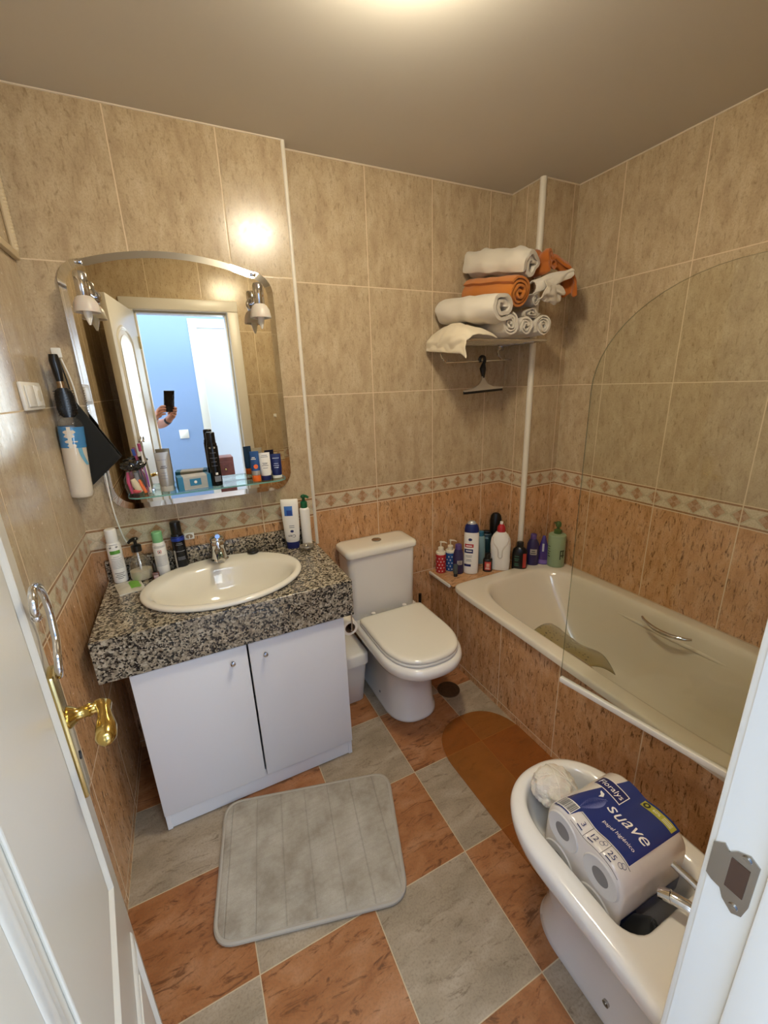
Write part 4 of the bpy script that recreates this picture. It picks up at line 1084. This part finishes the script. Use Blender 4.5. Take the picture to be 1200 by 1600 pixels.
# count strip under the label
M_navyp = mat('navy_print', '#1a2258', .5)
b = MB()
for v in (-.66, -1.02): b.sheet(lambda u, w, v=v: top(-.38 + 1.22 * u, v + .012 * w, .0012), 24, 1)
for s_ in (-.04, .39): b.sheet(lambda u, w, s_=s_: top(s_ + .008 * u, -1.0 + .34 * w, .0012), 1, 4)
b.build('strip_rules', M_ink, lb)
lab_text('3', .019, M_navyp, -.18, -.81); lab_text('12', .019, M_navyp, .10, -.81); lab_text('25', .019, M_navyp, .53, -.81)
b = MB()
for s_ in (-.18, .10, .53): b.sheet(lambda u, w, s_=s_: top(s_ - .07 + .14 * u, -.94 + .025 * w, .0013), 6, 1)
for s_ in (.29, .73):
    for ds in (0, .06):
        for q0 in range(12):
            q1, q2 = 2*pi*q0/12, 2*pi*(q0+1)/12
            b.f(b.vs([top(s_ + ds * .6 - .02 + rr * cos(q), -.77 + ds - .02 + rr * sin(q), .0013) for rr, q in ((.05, q1), (.05, q2), (.042, q2), (.042, q1))]))
b.build('strip_icons', M_navyp, lb)
# roll ends with cores on the left side, purple wrap band underneath
for cy in (-PW/2, PW/2):
    for cz in (PW/2 + .001, PH - PW/2 - .004):
        b = MB(); b.T = Matrix.Translation((-PL, cy, cz)) @ Matrix.Rotation(-pi/2, 4, 'Y')
        b.lathe([(.047, -.001), (.044, .003), (.021, .0015)], n=32, cap1=False); e = b.build('roll_end', mat('roll_paper', '#d5d0c8', .8, bmp=.3, bscale=90), t)
        b = MB(); b.T = Matrix.Translation((-PL, cy, cz)) @ Matrix.Rotation(-pi/2, 4, 'Y'); b.lathe([(.021, .0016), (.019, .0014), (.018, -.0), (.0, -.0)], n=24, cap1=False); b.build('roll_core', mat('core_shade', '#86807a', .9), e)
low = [(y, z) for y, z in dens if z < .098]
kk = max(range(len(low)), key=lambda i: (V(low[i]) - V(low[i-1])).length); low = low[kk:] + low[:kk]
b = MB(); b.rings([[(x, y + (.0011 if y > 0 else -.0011), z - (.0008 if z < .01 else 0)) for (y, z) in low] for x in (-PL + .010, -.04, 0, .04, PL - .010)], False, False, closed=False)
b.build('bottom_label', M_labd, t, angle=60)

# ------------------------------------------------------------------ floor mats
def rpoly(P_, r, k=8):
    out = []; n = len(P_)
    for i in range(n):
        p, a, c = V(P_[i]), V(P_[i-1]), V(P_[(i+1) % n]); d1 = (a - p).normalized(); d2 = (c - p).normalized()
        s0, s1 = p + d1 * r, p + d2 * r
        for j in range(k + 1):
            u = j / k; out.append(tuple(s0 * (1-u)**2 + p * 2 * u * (1-u) + s1 * u * u))
    return out
def quilt():
    m, nt, b = newmat('quilted_grey'); (x, y, z), oc = coords(nt)
    n1 = noi(nt, oc, 9, 5, .65); n2 = noi(nt, oc, 320, 2)
    st = ((x * .983 - y * .18) / .088); fr_ = st - st.fl(); dl = (fr_ - .5).ab()
    line = smooth(nt, dl, .46, .5)
    rowx = noi(nt, vec(nt, x * 6., y * 90., 0.), 1, 3)
    col = ramp(nt, n1, [(.32, '#8f8474'), (.5, '#aaa190'), (.68, '#b9b1a2')])
    col = mixc(nt, smooth(nt, n2, .3, .8) * .25, col, '#8d8272'); col = mixc(nt, smooth(nt, rowx, .45, .7) * .15, col, '#7e7466'); col = mixc(nt, line * .16, col, '#6e6557')
    nt.links.new(col, b.inputs['Base Color']); b.inputs['Roughness'].default_value = .95; b.inputs['Sheen Weight'].default_value = .25; b.inputs['Specular IOR Level'].default_value = .1
    bump(nt, b, line * -1. + n2 * .4 + rowx * .5, .5, .004)
    return m
RC = V((.556, -.80)); cor = [V(p) - RC for p in ((.312, -.525), (.912, -.690), (.775, -1.105), (.232, -.958))]
t = thing('bath_rug', 'grey quilted bath rug on the tiles in front of the vanity', 'rug', (RC.x, RC.y, 0))
ring = lambda g, z: [(x * (1 - g / .3), y * (1 - g / .22), z) for x, y in rpoly(cor, .062)]
b = MB(); b.rings([ring(.003, .0005), ring(0, .004), ring(0, .010), ring(.004, .0145), ring(.010, .016), ring(.03, .0165), ring(.12, .0168)]); b.build('pile', quilt(), t, angle=80)
b = MB(); b.tube([(x, y, .0085) for x, y in rpoly(cor, .062)], .0078, 8, True); b.build('piping', mat('rug_edge', '#aba293', .95), t)
# amber vinyl mat
t = thing('shower_mat', 'translucent amber vinyl mat with rounded end on the floor before the tub', 'mat', (1.365, -.97, 0), radians(1))
pts = []
for i in range(25):
    a = pi * i / 24; pts.append((.192 * math.copysign(abs(cos(a)) ** .85, cos(a)), .19 + .205 * sin(a) ** .9))
for i in range(25):
    a = pi + pi * i / 24; pts.append((.192 * math.copysign(abs(cos(a)) ** .85, cos(a)), -.24 - .205 * abs(sin(a)) ** .9))
b = MB(); b.prism(pts, .0008, .0042); b.build('mat', M_amber, t, sm=False)

# ------------------------------------------------------------------ towel rack, towels, squeegee
t = thing('towel_rack', 'chrome towel rack on the back wall loaded with rolled towels', 'towel rack', (1.785, 0, 1.692))
b = MB()
for y in (-.06, -.12, -.18, -.24): b.cyl((-.223, y, 0), (.213, y, 0), .0048, n=12)
b.build('shelf_rails', M_chrome, t)
b = MB(); b.tube(spline([(-.226, -.004, 0), (-.226, -.27, 0), (-.226, -.288, .0), (-.208, -.302, 0), (.198, -.302, 0), (.216, -.288, 0), (.216, -.27, 0), (.216, -.004, 0)], 5), .0066, 14); b.build('frame_tube', M_chrome, t)
for x in (-.226, .216):
    b = MB(); b.T = Matrix.Translation((x, 0, 0)) @ Matrix.Rotation(pi/2, 4, 'X'); b.lathe([(.024, .001), (.024, .006), (.013, .014)], n=24); b.build('flange', M_chrome, t)
b = MB(); b.tube(spline([(-.226, -.08, 0), (-.228, -.09, -.03), (-.224, -.1, -.062), (-.205, -.1, -.08), (-.18, -.1, -.084), (0, -.1, -.079), (.13, -.1, -.075), (.205, -.1, -.073)], 6), .0042, 10)
b.tube(spline([(.118, -.1, 0), (.113, -.1, -.03), (.118, -.1, -.055), (.14, -.1, -.073)], 6), .0042, 10); b.build('hanging_bar', M_chrome, t)

def towel_roll(name, label, p_front, p_back, R, m, turns=3.2, sx=1, sz=1, jit=.004, fold=None, group='towels on the rack', seed=0, cat='towel', grooved=.004):
    pf, pb = V(p_front), V(p_back); ctr = (pf + pb) / 2
    t = thing(name, label, cat, ctr, 0, group)
    ax = (pb - pf); Ln = ax.length; ax.normalize(); rt = ax.cross(V((0, 0, 1))).normalized(); up = rt.cross(ax)
    N = int(26 * turns); NA = 14; pitch = R / (turns + .35); th = pitch * .40
    rnd = random.Random(seed)
    def pt(i, j, side):
        a = 2*pi*turns * i / N; r = pitch * .45 + (R - th - pitch * .45) * i / N + side * th
        f = j / NA; d = -Ln/2 + Ln * f
        # ends: inner layers creep in or out
        e = .010 * noise.noise((a * .35, seed * 3.1, 2 if f > .5 else 0)) * (1 if j in (0, NA) else 0)
        if j in (0, NA): r -= side * th * .4
        c = V((cos(a) * sx, sin(a) * sz, 0)) * r
        w = ctr * 6 + V((cos(a) * .7, sin(a) * .7, f * 3.2)) + V((seed, 0, 0))
        k = 1 + (jit / max(r, .01)) * noise.noise(w * 1.6) * 1.6
        return tuple(rt * c.x * k + up * c.y * k + ax * (d + e))
    b = MB()
    A = [[b.bm.verts.new(pt(i, j, 1)) for j in range(NA + 1)] for i in range(N + 1)]
    B_ = [[b.bm.verts.new(pt(i, j, -1)) for j in range(NA + 1)] for i in range(N + 1)]
    for i in range(N):
        for j in range(NA): b.f((A[i][j], A[i+1][j], A[i+1][j+1], A[i][j+1])); b.f((B_[i][j], B_[i][j+1], B_[i+1][j+1], B_[i+1][j]))
        for j in (0, NA): b.f((A[i][j], A[i+1][j], B_[i+1][j], B_[i][j]))
    for j in range(NA):
        b.f((A[0][j], A[0][j+1], B_[0][j+1], B_[0][j])); b.f((A[N][j], B_[N][j], B_[N][j+1], A[N][j+1]))
    o = b.build('roll', m, t, angle=70)
    return t
G_ = -.36
towel_roll('rolled_towel', 'white rolled towel at the front middle of the towel rack', (1.728, -.37, 1.748), (1.745, -.03, 1.75), .051, M_terryw, 3.2, jit=.006, seed=1)
towel_roll('rolled_towel', 'thin white rolled towel between two thicker rolls on the rack', (1.828, -.36, 1.742), (1.83, -.03, 1.742), .043, M_terryw, 2.6, seed=2)
towel_roll('rolled_towel', 'tight white rolled towel at the right end of the towel rack', (1.925, -.37, 1.747), (1.93, -.05, 1.747), .049, M_terryw, 3.6, seed=3, jit=.002)
towel_roll('rolled_towel', 'orange rolled towel in the middle of the pile', (1.768, -.375, 1.872), (1.765, -.04, 1.925), .068, M_terryo, 3.4, seed=4, jit=.004)
towel_roll('rolled_towel', 'large loose white towel roll above the draped cream cloth', (1.672, -.385, 1.812), (1.625, -.03, 1.845), .072, M_terryw, 1.9, sx=1.15, sz=.92, seed=5, jit=.010)
towel_roll('rolled_towel', 'thick white towel roll on top of the pile', (1.842, -.36, 1.992), (1.775, -.02, 2.056), .070, M_terryw, 1.6, sx=.92, sz=.98, seed=6, jit=.012)
towel_roll('rolled_towel', 'small white towel roll tucked right of the orange roll', (1.895, -.34, 1.856), (1.90, -.06, 1.868), .030, M_terryw, 2.2, seed=7)
towel_roll('rolled_towel', 'greyish flattened towel roll above the right end roll', (1.862, -.36, 1.797), (1.87, -.06, 1.80), .040, mat('terry_grey', '#c2b7a5', .95, bmp=.9, bscale=420, sheen=.3), 2.0, sx=1.3, sz=.62, seed=8, jit=.007)

def cloth(name, label, o, fn, m, nu=28, nv=28, thick=.006, group='towels on the rack', cat='towel'):
    t = thing(name, label, cat, o, 0, group); O_ = V(o)
    MB().sheet(lambda u, v: tuple(V(fn(u, v)) - O_), nu, nv).build('cloth', m, t, solid=thick, sub=1, angle=180); return t
def drapeA(u, v):     # bunched over the left end of the rack, falling over the side tube
    y = -.015 - .325 * u; s_ = v * .32
    lump = .040 * sin(pi * min(1, .12 + u * .95)) + .012
    if s_ < .17:
        x = 1.690 - s_ * .86; z = 1.702 + (lump + .012) * sin(pi * min(1, s_ / .17 * .62 + .12)) ; 
    else:
        k = s_ - .17; q = min(1, k / .035)
        x = 1.545 - .020 * sin(q * pi / 2); z = 1.700 + lump * .72 * (1 - q) - max(0, k - .03) * (.30 + .30 * u)
    f = noise.noise((u * 3.2, v * 3, 4)) * .015 + noise.noise((u * 8, v * 6, 1)) * .006
    if u > .9: z -= .02 * (u - .9) / .1
    return (x - abs(f) * (1.3 if s_ > .17 else 0), y + f * .7, z + abs(f) * (1.3 if s_ < .17 else .2))
cloth('draped_cloth', 'cream cloth bunched over the left end of the towel rack', (1.6, -.18, 1.70), drapeA, M_linen)
def drapeB(u, v):     # white tongue hanging forward under the orange towel
    p = V((1.86, -.34, 1.90)).lerp(V((2.03, -.40, 1.955)), u)
    a = -1.2 + 3.4 * v; r = .026 * (1 - .25 * u)
    f = noise.noise((u * 3, v * 4, 8)) * .01
    return (p.x + .3 * r * cos(a), p.y - r * cos(a) * .9 + f, p.z + r * sin(a) + f - .05 * max(0, v - .8))
cloth('folded_towel', 'white folded towel tongue below the crumpled orange towel', (1.94, -.36, 1.92), drapeB, M_terryw)
def drapeD(u, v):
    p = V((1.90, -.375, 1.925)).lerp(V((2.0, -.385, 1.905)), u); f = noise.noise((u * 4, v * 4, 18)) * .016
    return (p.x - .03 * v, p.y - .03 * sin(pi * v) + f, p.z - .075 * v + f)
cloth('hand_towel', 'small greyish towel hanging under the white tongue at the right of the pile', (1.94, -.38, 1.89), drapeD, mat('terry_dull', '#cbbfab', .95, bmp=.9, bscale=420, sheen=.3))
M_rust = mat('terry_rust', '#b5662a', .95, sheen=.3, bmp=.9, bscale=420, spec=.1)
t = towel_roll('crumpled_towel', 'crumpled orange towel bunched at the right end of the pile with one end hanging', (1.945, -.375, 2.005), (1.93, -.12, 2.02), .043, M_rust, 1.7, sx=.95, sz=1.1, seed=12, jit=.016)
O_ = V(t.location)
def tail(u, v):      # the free end comes over the roll and hangs down on the right
    cx = [V((1.95, -.26, 2.045)), V((1.985, -.31, 2.035)), V((2.03, -.35, 1.995)), V((2.062, -.37, 1.94)), V((2.064, -.372, 1.875))]
    k = min(3.999, v * 4); i = int(k); p = cx[i].lerp(cx[i+1], k - i); w = .075 - .012 * v
    f = noise.noise((u * 3.5, v * 4, 3)) * .016 + .012 * sin(u * 9 + v * 3)
    d = V((.35, -.85, -.12)).normalized()
    return tuple(p + d * (u - .5) * 2 * w * .55 + V((.6, .2, .75)) * f - O_)
MB().sheet(tail, 26, 30).build('towel_end', M_rust, t, solid=.013, sub=1, angle=180)

t = thing('squeegee', 'black handled squeegee hanging from the rack bar', 'squeegee', (1.80, -.1, 1.613), 0)
t.scale = (1.1, 1, 1.04); t.rotation_euler.y = radians(-2.5)
b = MB(); b.tube(spline([(-.012, .0, -.004), (-.015, -.002, .010), (-.006, -.003, .020), (.008, -.003, .017), (.012, -.003, .004), (.006, -.003, -.014)], 5), [.0078] * 26, 12)
b.tube([(.006, -.003, -.012), (.001, -.003, -.035), (.003, -.003, -.055), (.004, -.003, -.078)], [.0085, .0155, .011, .0065], 14); b.build('handle', M_black, t)
b = MB(); prof = [(-.005, -.07), (-.006, -.085), (-.02, -.105), (-.055, -.122), (-.108, -.128), (-.108, -.136), (.116, -.136), (.116, -.128), (.06, -.122), (.026, -.105), (.013, -.085), (.012, -.07)]
b.rings([[(x, -.008, z) for x, z in prof], [(x, .003, z) for x, z in prof]]); b.build('blade_holder', mat('pearl_plastic', '#c6bca8', .3), t, sm=False, bevel=.002)
MB().box(-.109, .117, -.006, .001, -.147, -.134, .001).build('rubber_blade', M_rubber, t)
t = thing('wall_hook', 'small cream hook on the tiles beside the door, seen in the mirror', 'hook', (1.09, YN, 1.31))
b = MB(); b.box(-.012, .012, 0, .005, -.01, .014, .002); b.tube([(0, .005, -.002), (0, .02, -.012), (0, .026, -.004)], .004, 10); b.build('hook', M_white, t)

# ------------------------------------------------------------------ bottles on the tub ledge
LZ = .479; GR = 'bottles on the tub ledge'
def pump(t, z, m, h=.05, r=.0125, dirx=.03):
    b = MB(); b.lathe([(r, z), (r, z + h * .42), (r * .8, z + h * .46), (.0035, z + h * .5), (.0035, z + h * .86), (.006, z + h * .88), (.0065, z + h), (.003, z + h * 1.02)], n=22)
    b.tube([(0, 0, z + h * .94), (dirx * .6, -.002, z + h * .95), (dirx, -.003, z + h * .86)], [.0045, .0038, .003], 10); b.build('pump', m, t)
def bt(name, label, x, y, cat='bottle', z=LZ, extra=0): return thing(name, label, cat, (x, y, z), face_cam(x, y, extra), GR)
M_ivory = mat('ivory_pump', '#e6dcc4', .35)
for lab, x, y, m in (('red polka dot pump bottle at the left end of the tub ledge', 1.598, -.04, M_red), ('blue polka dot pump bottle beside the red one on the tub ledge', 1.66, -.045, M_blue)):
    t = bt('pump_bottle', lab, x, y); B = Body(arc_rings(0, .112, .0295, .0295, .003, .006) + [(.114, .02, .02)], n=32); B.make('bottle', m, t)
    Body(arc_rings(.110, .124, .028, .028, .001, .003)).make('collar', M_ivory, t); pump(t, .122, M_ivory, .062, .0155, .034)
    B.dots('polka_dots', M_white, t, [(-.026 + (.0088 if k % 2 else 0) + i * .0176, .014 + k * .019) for k in range(5) for i in range(4) if abs(-.026 + (.0088 if k % 2 else 0) + i * .0176) < .03], .0037)
t = bt('shampoo_bottle', 'violet shampoo bottle with lilac cap left of the tall white bottle', 1.672, -.105)
B = Body([(0, .026, .02), (.003, .0285, .022), (.09, .029, .0225), (.12, .027, .021), (.142, .021, .018), (.146, .0185, .0165)]); B.make('bottle', M_purple, t); Body(arc_rings(.145, .176, .018, .016, .001, .006)).make('cap', M_lilac, t)
B.patch('label', M_silver, t, -.006, .022, .058, .083); lines(B, M_ink, t, .008, [.064, .074], [.018, .014], .003)
t = bt('small_tube', 'small dark tube standing before the violet bottle', 1.633, -.135, 'tube')
Body([(0, .0095, .0095), (.016, .0095, .0095), (.018, .011, .010), (.05, .0115, .007), (.074, .0118, .0015)]).make('tube', mat('dark_sage_tube', '#4a5450', .35), t); Body(arc_rings(-.0, .018, .0102, .0102, .001, .001)).make('cap', M_ink, t)
t = bt('shampoo_bottle', 'tall white shampoo bottle with navy cap on the tub ledge', 1.735, -.138)
B = Body([(0, .034, .022), (.004, .0385, .0255), (.03, .0405, .027), (.15, .0405, .027), (.235, .0405, .0255), (.243, .039, .024), (.25, .036, .022)], 2.4); B.make('bottle', M_white, t)
Body([(.247, .0395, .0245), (.262, .0395, .0245), (.285, .034, .0225), (.294, .026, .019)], 2.4).make('cap', M_navy, t); Body([(.292, .025, .018), (.304, .02, .015), (.309, .012, .01)], 2.2).make('cap_tip', M_silver, t)
B.dots('emblem', M_navy, t, [(-.008, .208)], .0085); B.patch('red_label', M_red, t, -.034, .012, .162, .182); B.patch('blue_label', M_navy, t, -.036, .010, .128, .152); B.patch('low_label', M_navy, t, -.036, .0, .048, .062)
lines(B, M_white, t, -.012, [.168, .138], [.032, .032], .006); lines(B, M_grey, t, -.012, [.112, .104, .088, .08], [.034, .03, .026, .03], .003)
t = bt('shower_gel', 'pale blue slim bottle behind the tall white shampoo bottle', 1.866, -.055)
Body([(0, .024, .02), (.003, .0275, .022), (.08, .028, .0225), (.14, .0265, .0215), (.168, .0225, .019), (.172, .02, .017)]).make('bottle', M_ltblue, t); Body(arc_rings(.171, .202, .0185, .016, .001, .006)).make('cap', mat('blue_cap', '#2b6d86', .35), t)
t = bt('shower_gel', 'dark teal flat bottle behind the detergent bottle', 1.926, -.034)
B = Body(arc_rings(0, .172, .031, .019, .003, .01), 3.2); B.make('bottle', M_teal, t); Body(arc_rings(.170, .186, .022, .015, .001, .003), 3).make('cap', M_black, t); lines(B, M_ltblue, t, 0, [.14, .146], [.024, .018], .004)
t = bt('shower_gel', 'tallest black bottle with rounded top behind the red capped detergent', 1.991, -.036)
Body([(0, .026, .022), (.004, .03, .025), (.1, .031, .025), (.2, .034, .025), (.245, .034, .022), (.27, .029, .018), (.284, .018, .013), (.288, .006, .005)]).make('bottle', M_black, t)
t = bt('treatment_bottle', 'small black bottle with red label in front of the teal bottle', 1.832, -.165)
B = Body(arc_rings(0, .076, .026, .02, .003, .008), 2.6); B.make('bottle', M_black, t); Body(arc_rings(.075, .108, .0165, .0155, .001, .004)).make('cap', M_black, t)
B.patch('red_label', mat('coral_label', '#c4453f', .4), t, -.016, .018, .012, .062); B.patch('label_picture', mat('pale_label', '#dfb3a2', .5), t, -.006, .010, .032, .052, .001); lines(B, M_white, t, 0, [.018, .024], [.024, .02], .003)
t = bt('detergent_bottle', 'white detergent bottle with red cap and moulded grip on the tub ledge', 1.912, -.175)
B = Body([(0, .050, .032), (.004, .0545, .036), (.05, .0555, .037), (.10, .0545, .036), (.15, .0565, .036), (.185, .052, .034), (.207, .041, .029), (.222, .028, .022), (.23, .018, .017)], 2.3); B.make('bottle', M_white, t)
Body([(.228, .0235, .0235), (.255, .021, .021), (.266, .013, .013), (.27, .012, .012)]).make('cap', M_red, t); Body(arc_rings(.268, .286, .0085, .0085, .001, .004)).make('nozzle', M_white, t)
b = MB()
for sg in (-1, 1):
    b.tube([B.pos(B.th(sg * w, z), z, .0005) for z, w in ((.196, .040), (.18, .041), (.16, .033), (.14, .019), (.125, .012), (.105, .010), (.085, .010), (.078, .004), (.076, .0))], .0038, 8)
b.build('grip_relief', mat('relief_white', '#d9d3c6', .3), t)
t = bt('shampoo_bottle', 'short black bottle with red side label under the white corner strip', 1.999, -.238)
B = Body([(0, .036, .024), (.003, .040, .0265), (.1, .041, .027), (.122, .036, .025), (.135, .022, .019), (.138, .0185, .0165)], 2.5); B.make('bottle', M_black, t); Body(arc_rings(.137, .168, .0185, .0165, .001, .005)).make('cap', M_black, t)
B.patch('red_label', mat('label_crimson', '#b23a34', .4), t, .018, .036, .02, .105); lines(B, mat('dim_green_print', '#3f6f58', .5), t, -.014, [.085, .07, .06, .04, .03], [.024, .026, .02, .022, .024], .004)
t = bt('shampoo_bottle', 'violet bottle with silver label standing on the tub rim', 2.092, -.243, z=.4915)
B = Body([(0, .031, .022), (.003, .034, .0245), (.09, .0345, .025), (.13, .031, .023), (.152, .02, .018), (.156, .017, .0155)]); B.make('bottle', M_purple, t); Body(arc_rings(.155, .187, .0165, .015, .001, .006)).make('cap', M_lilac, t)
B.patch('label', M_silver, t, -.014, .022, .066, .1); lines(B, M_ink, t, .004, [.074, .086], [.026, .02], .004)
t = bt('refill_pouch', 'violet refill pouch tapering to its top beside the green bottle', 2.148, -.268, 'pouch', .4915)
B = Body([(0, .03, .016), (.006, .0325, .02), (.05, .032, .018), (.1, .025, .012), (.14, .015, .006), (.172, .007, .002)]); B.make('pouch', mat('violet_film', '#45337a', .15, coat=.5), t); B.patch('label', M_silver, t, -.006, .004, .08, .125); B.band('lilac_base', mat('lilac_film', '#7a62b0', .25), t, .006, .03)
t = bt('pump_bottle', 'large sage green pump bottle in the corner of the tub rim', 2.195, -.318, z=.4915)
B = Body(arc_rings(0, .19, .047, .045, .004, .008) + [(.194, .03, .03)], n=44); B.make('bottle', M_sage, t)
b = MB(); b.lathe([(.021, .19), (.021, .212), (.015, .216), (.008, .217), (.008, .232), (.015, .235), (.016, .252), (.010, .262)], n=26); b.tube([(0, 0, .246), (-.012, .02, .247), (-.018, .03, .243)], [.01, .007, .006], 12); b.build('pump', M_sagedk, t)
b = MB()
for k, (x0, x1, z0, z1) in enumerate(((.020, .025, .05, .105), (.020, .04, .098, .105), (.032, .037, .06, .098), (.025, .04, .07, .077), (-.042, -.03, .06, .065), (-.042, -.034, .075, .08), (-.042, -.029, .09, .094), (-.042, -.032, .104, .108), (-.042, -.031, .12, .124))):
    b.sheet(lambda u, v: B.pos(B.th(x0 + (x1-x0) * u, z0 + (z1-z0) * v), z0 + (z1-z0) * v, .0008), 6, 3)
b.build('print_marks', mat('dark_olive_print', '#2e3a26', .5), t)

# ------------------------------------------------------------------ camera
RT = V((.89794882, -.43871017, -.03494717)); UP = V((.15821636, .24769558, .95583183)); FW = V((.41067689, .86381728, -.29182907))
cd = bpy.data.cameras.new('camera'); cam = bpy.data.objects.new('camera', cd); COL.objects.link(cam)
cam.matrix_world = Matrix(((RT.x, UP.x, -FW.x, CAM.x), (RT.y, UP.y, -FW.y, CAM.y), (RT.z, UP.z, -FW.z, CAM.z), (0, 0, 0, 1)))
cd.sensor_fit = 'HORIZONTAL'; cd.sensor_width = 36; cd.lens = 36 * 650.26 / 1200; cd.clip_start = .01
sc.camera = cam

# ------------------------------------------------------------------ the photographer's hands and phone (seen in the mirror)
CM = Matrix(((RT.x, UP.x, -FW.x, CAM.x), (RT.y, UP.y, -FW.y, CAM.y), (RT.z, UP.z, -FW.z, CAM.z), (0, 0, 0, 1)))
t = bpy.data.objects.new('smartphone', None); COL.objects.link(t); t.matrix_world = CM
tag(t, 'black smartphone held upright in two hands, seen in the mirror', 'phone')
MB().box(-.063, .016, -.150, .014, .004, .0125, .003).build('phone_body', mat('phone_black', '#08090b', .12, coat=.5), t)
for y in (-.012, -.035, -.058):
    b = MB(); b.cyl((.004 - (0 if y < -.02 else 0) - .0, y + (.0 if y < -.02 else -.012), .0035), (.004, y + (.0 if y < -.02 else -.012), .0045), .0065, n=18); b.build('lens_ring', M_ink, t)
def skin(name, chains, m, parent):
    vs, es, rs = [], [], []
    for base, ch in chains:
        prev = base
        for p, r in ch:
            vs.append(p); rs.append(r); k = len(vs) - 1
            if prev is not None: es.append((prev, k))
            prev = k
    me = bpy.data.meshes.new(name); me.from_pydata(vs, es, []); me.update()
    o = bpy.data.objects.new(name, me); COL.objects.link(o)
    md = o.modifiers.new('skin', 'SKIN'); md.use_smooth_shade = True
    for i, r in enumerate(rs): me.skin_vertices[0].data[i].radius = (r, r)
    me.skin_vertices[0].data[0].use_root = True
    s_ = o.modifiers.new('sub', 'SUBSURF'); s_.levels = 2; s_.render_levels = 2
    dg = bpy.context.evaluated_depsgraph_get(); dg.update(); m2 = bpy.data.meshes.new_from_object(o.evaluated_get(dg))
    bpy.data.objects.remove(o); return m2
P0 = bpy.data.objects.new('person', None); COL.objects.link(P0); P0.matrix_world = CM
tag(P0, 'bare forearms and hands of the person holding the phone, white cuff and black watch', 'person')
right_hand = [(None, [((-.035, -.315, .20), .040), ((-.022, -.285, .13), .038), ((-.012, -.25, .07), .030), ((-.006, -.222, .040), .023), ((.004, -.185, .024), .026), ((.010, -.155, .018), .022)]),
    (5, [((.022, -.135, .012), .0105), ((.027, -.118, -.002), .0095), ((.016, -.112, -.009), .009), ((.002, -.112, -.008), .0075)]),
    (5, [((.024, -.150, .008), .0105), ((.028, -.137, -.006), .0095), ((.014, -.132, -.011), .009), ((-.004, -.131, -.009), .0075)]),
    (4, [((.022, -.168, .006), .010), ((.024, -.156, -.007), .009), ((.010, -.151, -.011), .0085), ((-.006, -.150, -.009), .007)]),
    (4, [((.016, -.184, .004), .009), ((.016, -.173, -.008), .008), ((.004, -.168, -.010), .0075), ((-.008, -.166, -.008), .0065)]),
    (3, [((-.006, -.195, .034), .013), ((-.012, -.165, .030), .011), ((-.016, -.140, .022), .009), ((-.018, -.122, .019), .0075)])]
left_hand = [(None, [((-.130, -.29, .22), .040), ((-.120, -.262, .15), .037), ((-.108, -.235, .09), .028), ((-.102, -.212, .055), .022), ((-.094, -.175, .034), .026), ((-.088, -.145, .026), .022)]),
    (5, [((-.090, -.122, .016), .0105), ((-.084, -.104, .0), .0095), ((-.070, -.098, -.009), .009), ((-.054, -.100, -.009), .0075)]),
    (5, [((-.096, -.138, .012), .0105), ((-.090, -.122, -.004), .0095), ((-.074, -.117, -.011), .009), ((-.054, -.120, -.010), .0075)]),
    (4, [((-.096, -.158, .010), .010), ((-.088, -.143, -.006), .009), ((-.072, -.138, -.011), .0085), ((-.054, -.140, -.010), .007)]),
    (4, [((-.092, -.176, .010), .009), ((-.084, -.163, -.005), .008), ((-.070, -.158, -.010), .0075), ((-.056, -.158, -.009), .0065)]),
    (3, [((-.082, -.180, .042), .013), ((-.068, -.155, .034), .011), ((-.056, -.135, .024), .009), ((-.050, -.118, .020), .0075)])]
ma, mb_ = skin('body', right_hand, M_skin, P0), skin('body', left_hand, M_skin, P0)
bm = bmesh.new(); bm.from_mesh(ma); bm.from_mesh(mb_); me = bpy.data.meshes.new('body'); bm.to_mesh(me); bm.free()
me.polygons.foreach_set('use_smooth', [True] * len(me.polygons)); put(me, 'body', M_skin, P0)
b = MB(); b.tube([(-.0105, -.240, .06), (-.0075, -.228, .046)], [.0275, .0265], 24); b.build('watch_strap', M_rubber, P0)
b = MB(); b.tube([(-.112, -.245, .108), (-.106, -.226, .074), (-.103, -.216, .06)], [.036, .031, .028], 24); b.build('cuff', mat('white_cuff', '#e6e6ea', .8), P0)

# ------------------------------------------------------------------ light
def area(name, loc, rot, sx, sy, e, col):
    l = bpy.data.lights.new(name, 'AREA'); l.shape = 'RECTANGLE'; l.size = sx; l.size_y = sy; l.energy = e; l.color = col
    o = bpy.data.objects.new(name, l); COL.objects.link(o); o.location = loc; o.rotation_euler = rot; return o
area('hall_daylight_fill', (.5, -2.33, 2.47), (0, 0, 0), 1.7, .6, 38, (.70, .84, 1))  # unseen ceiling panel added to stand in for daylight from the hall
area('bedroom_fill', (1.85, -4.62, 1.5), (radians(90), 0, 0), 1.2, 1.3, 52, (.72, .86, 1))  # no window here: fill lamp added to brighten the vanity through both doors
area('hall_end_fill', (-1.66, -2.35, 1.35), (0, radians(-90), 0), 1.5, .8, 44, (.74, .86, 1))  # fill lamp added at the windowless hall end to even out the wall
area('bedroom_light', (1.1, -3.8, 2.47), (0, 0, 0), 1.6, 1.2, 44, (.78, .90, 1))
w = bpy.data.worlds.new('world'); sc.world = w; w.use_nodes = True
w.node_tree.nodes['Background'].inputs[0].default_value = (.6, .75, 1, 1); w.node_tree.nodes['Background'].inputs[1].default_value = .3
vs_ = sc.view_settings; vs_.view_transform = 'Standard'; vs_.look = 'None'; vs_.exposure = 0; vs_.gamma = 1; vs_.use_curve_mapping = False
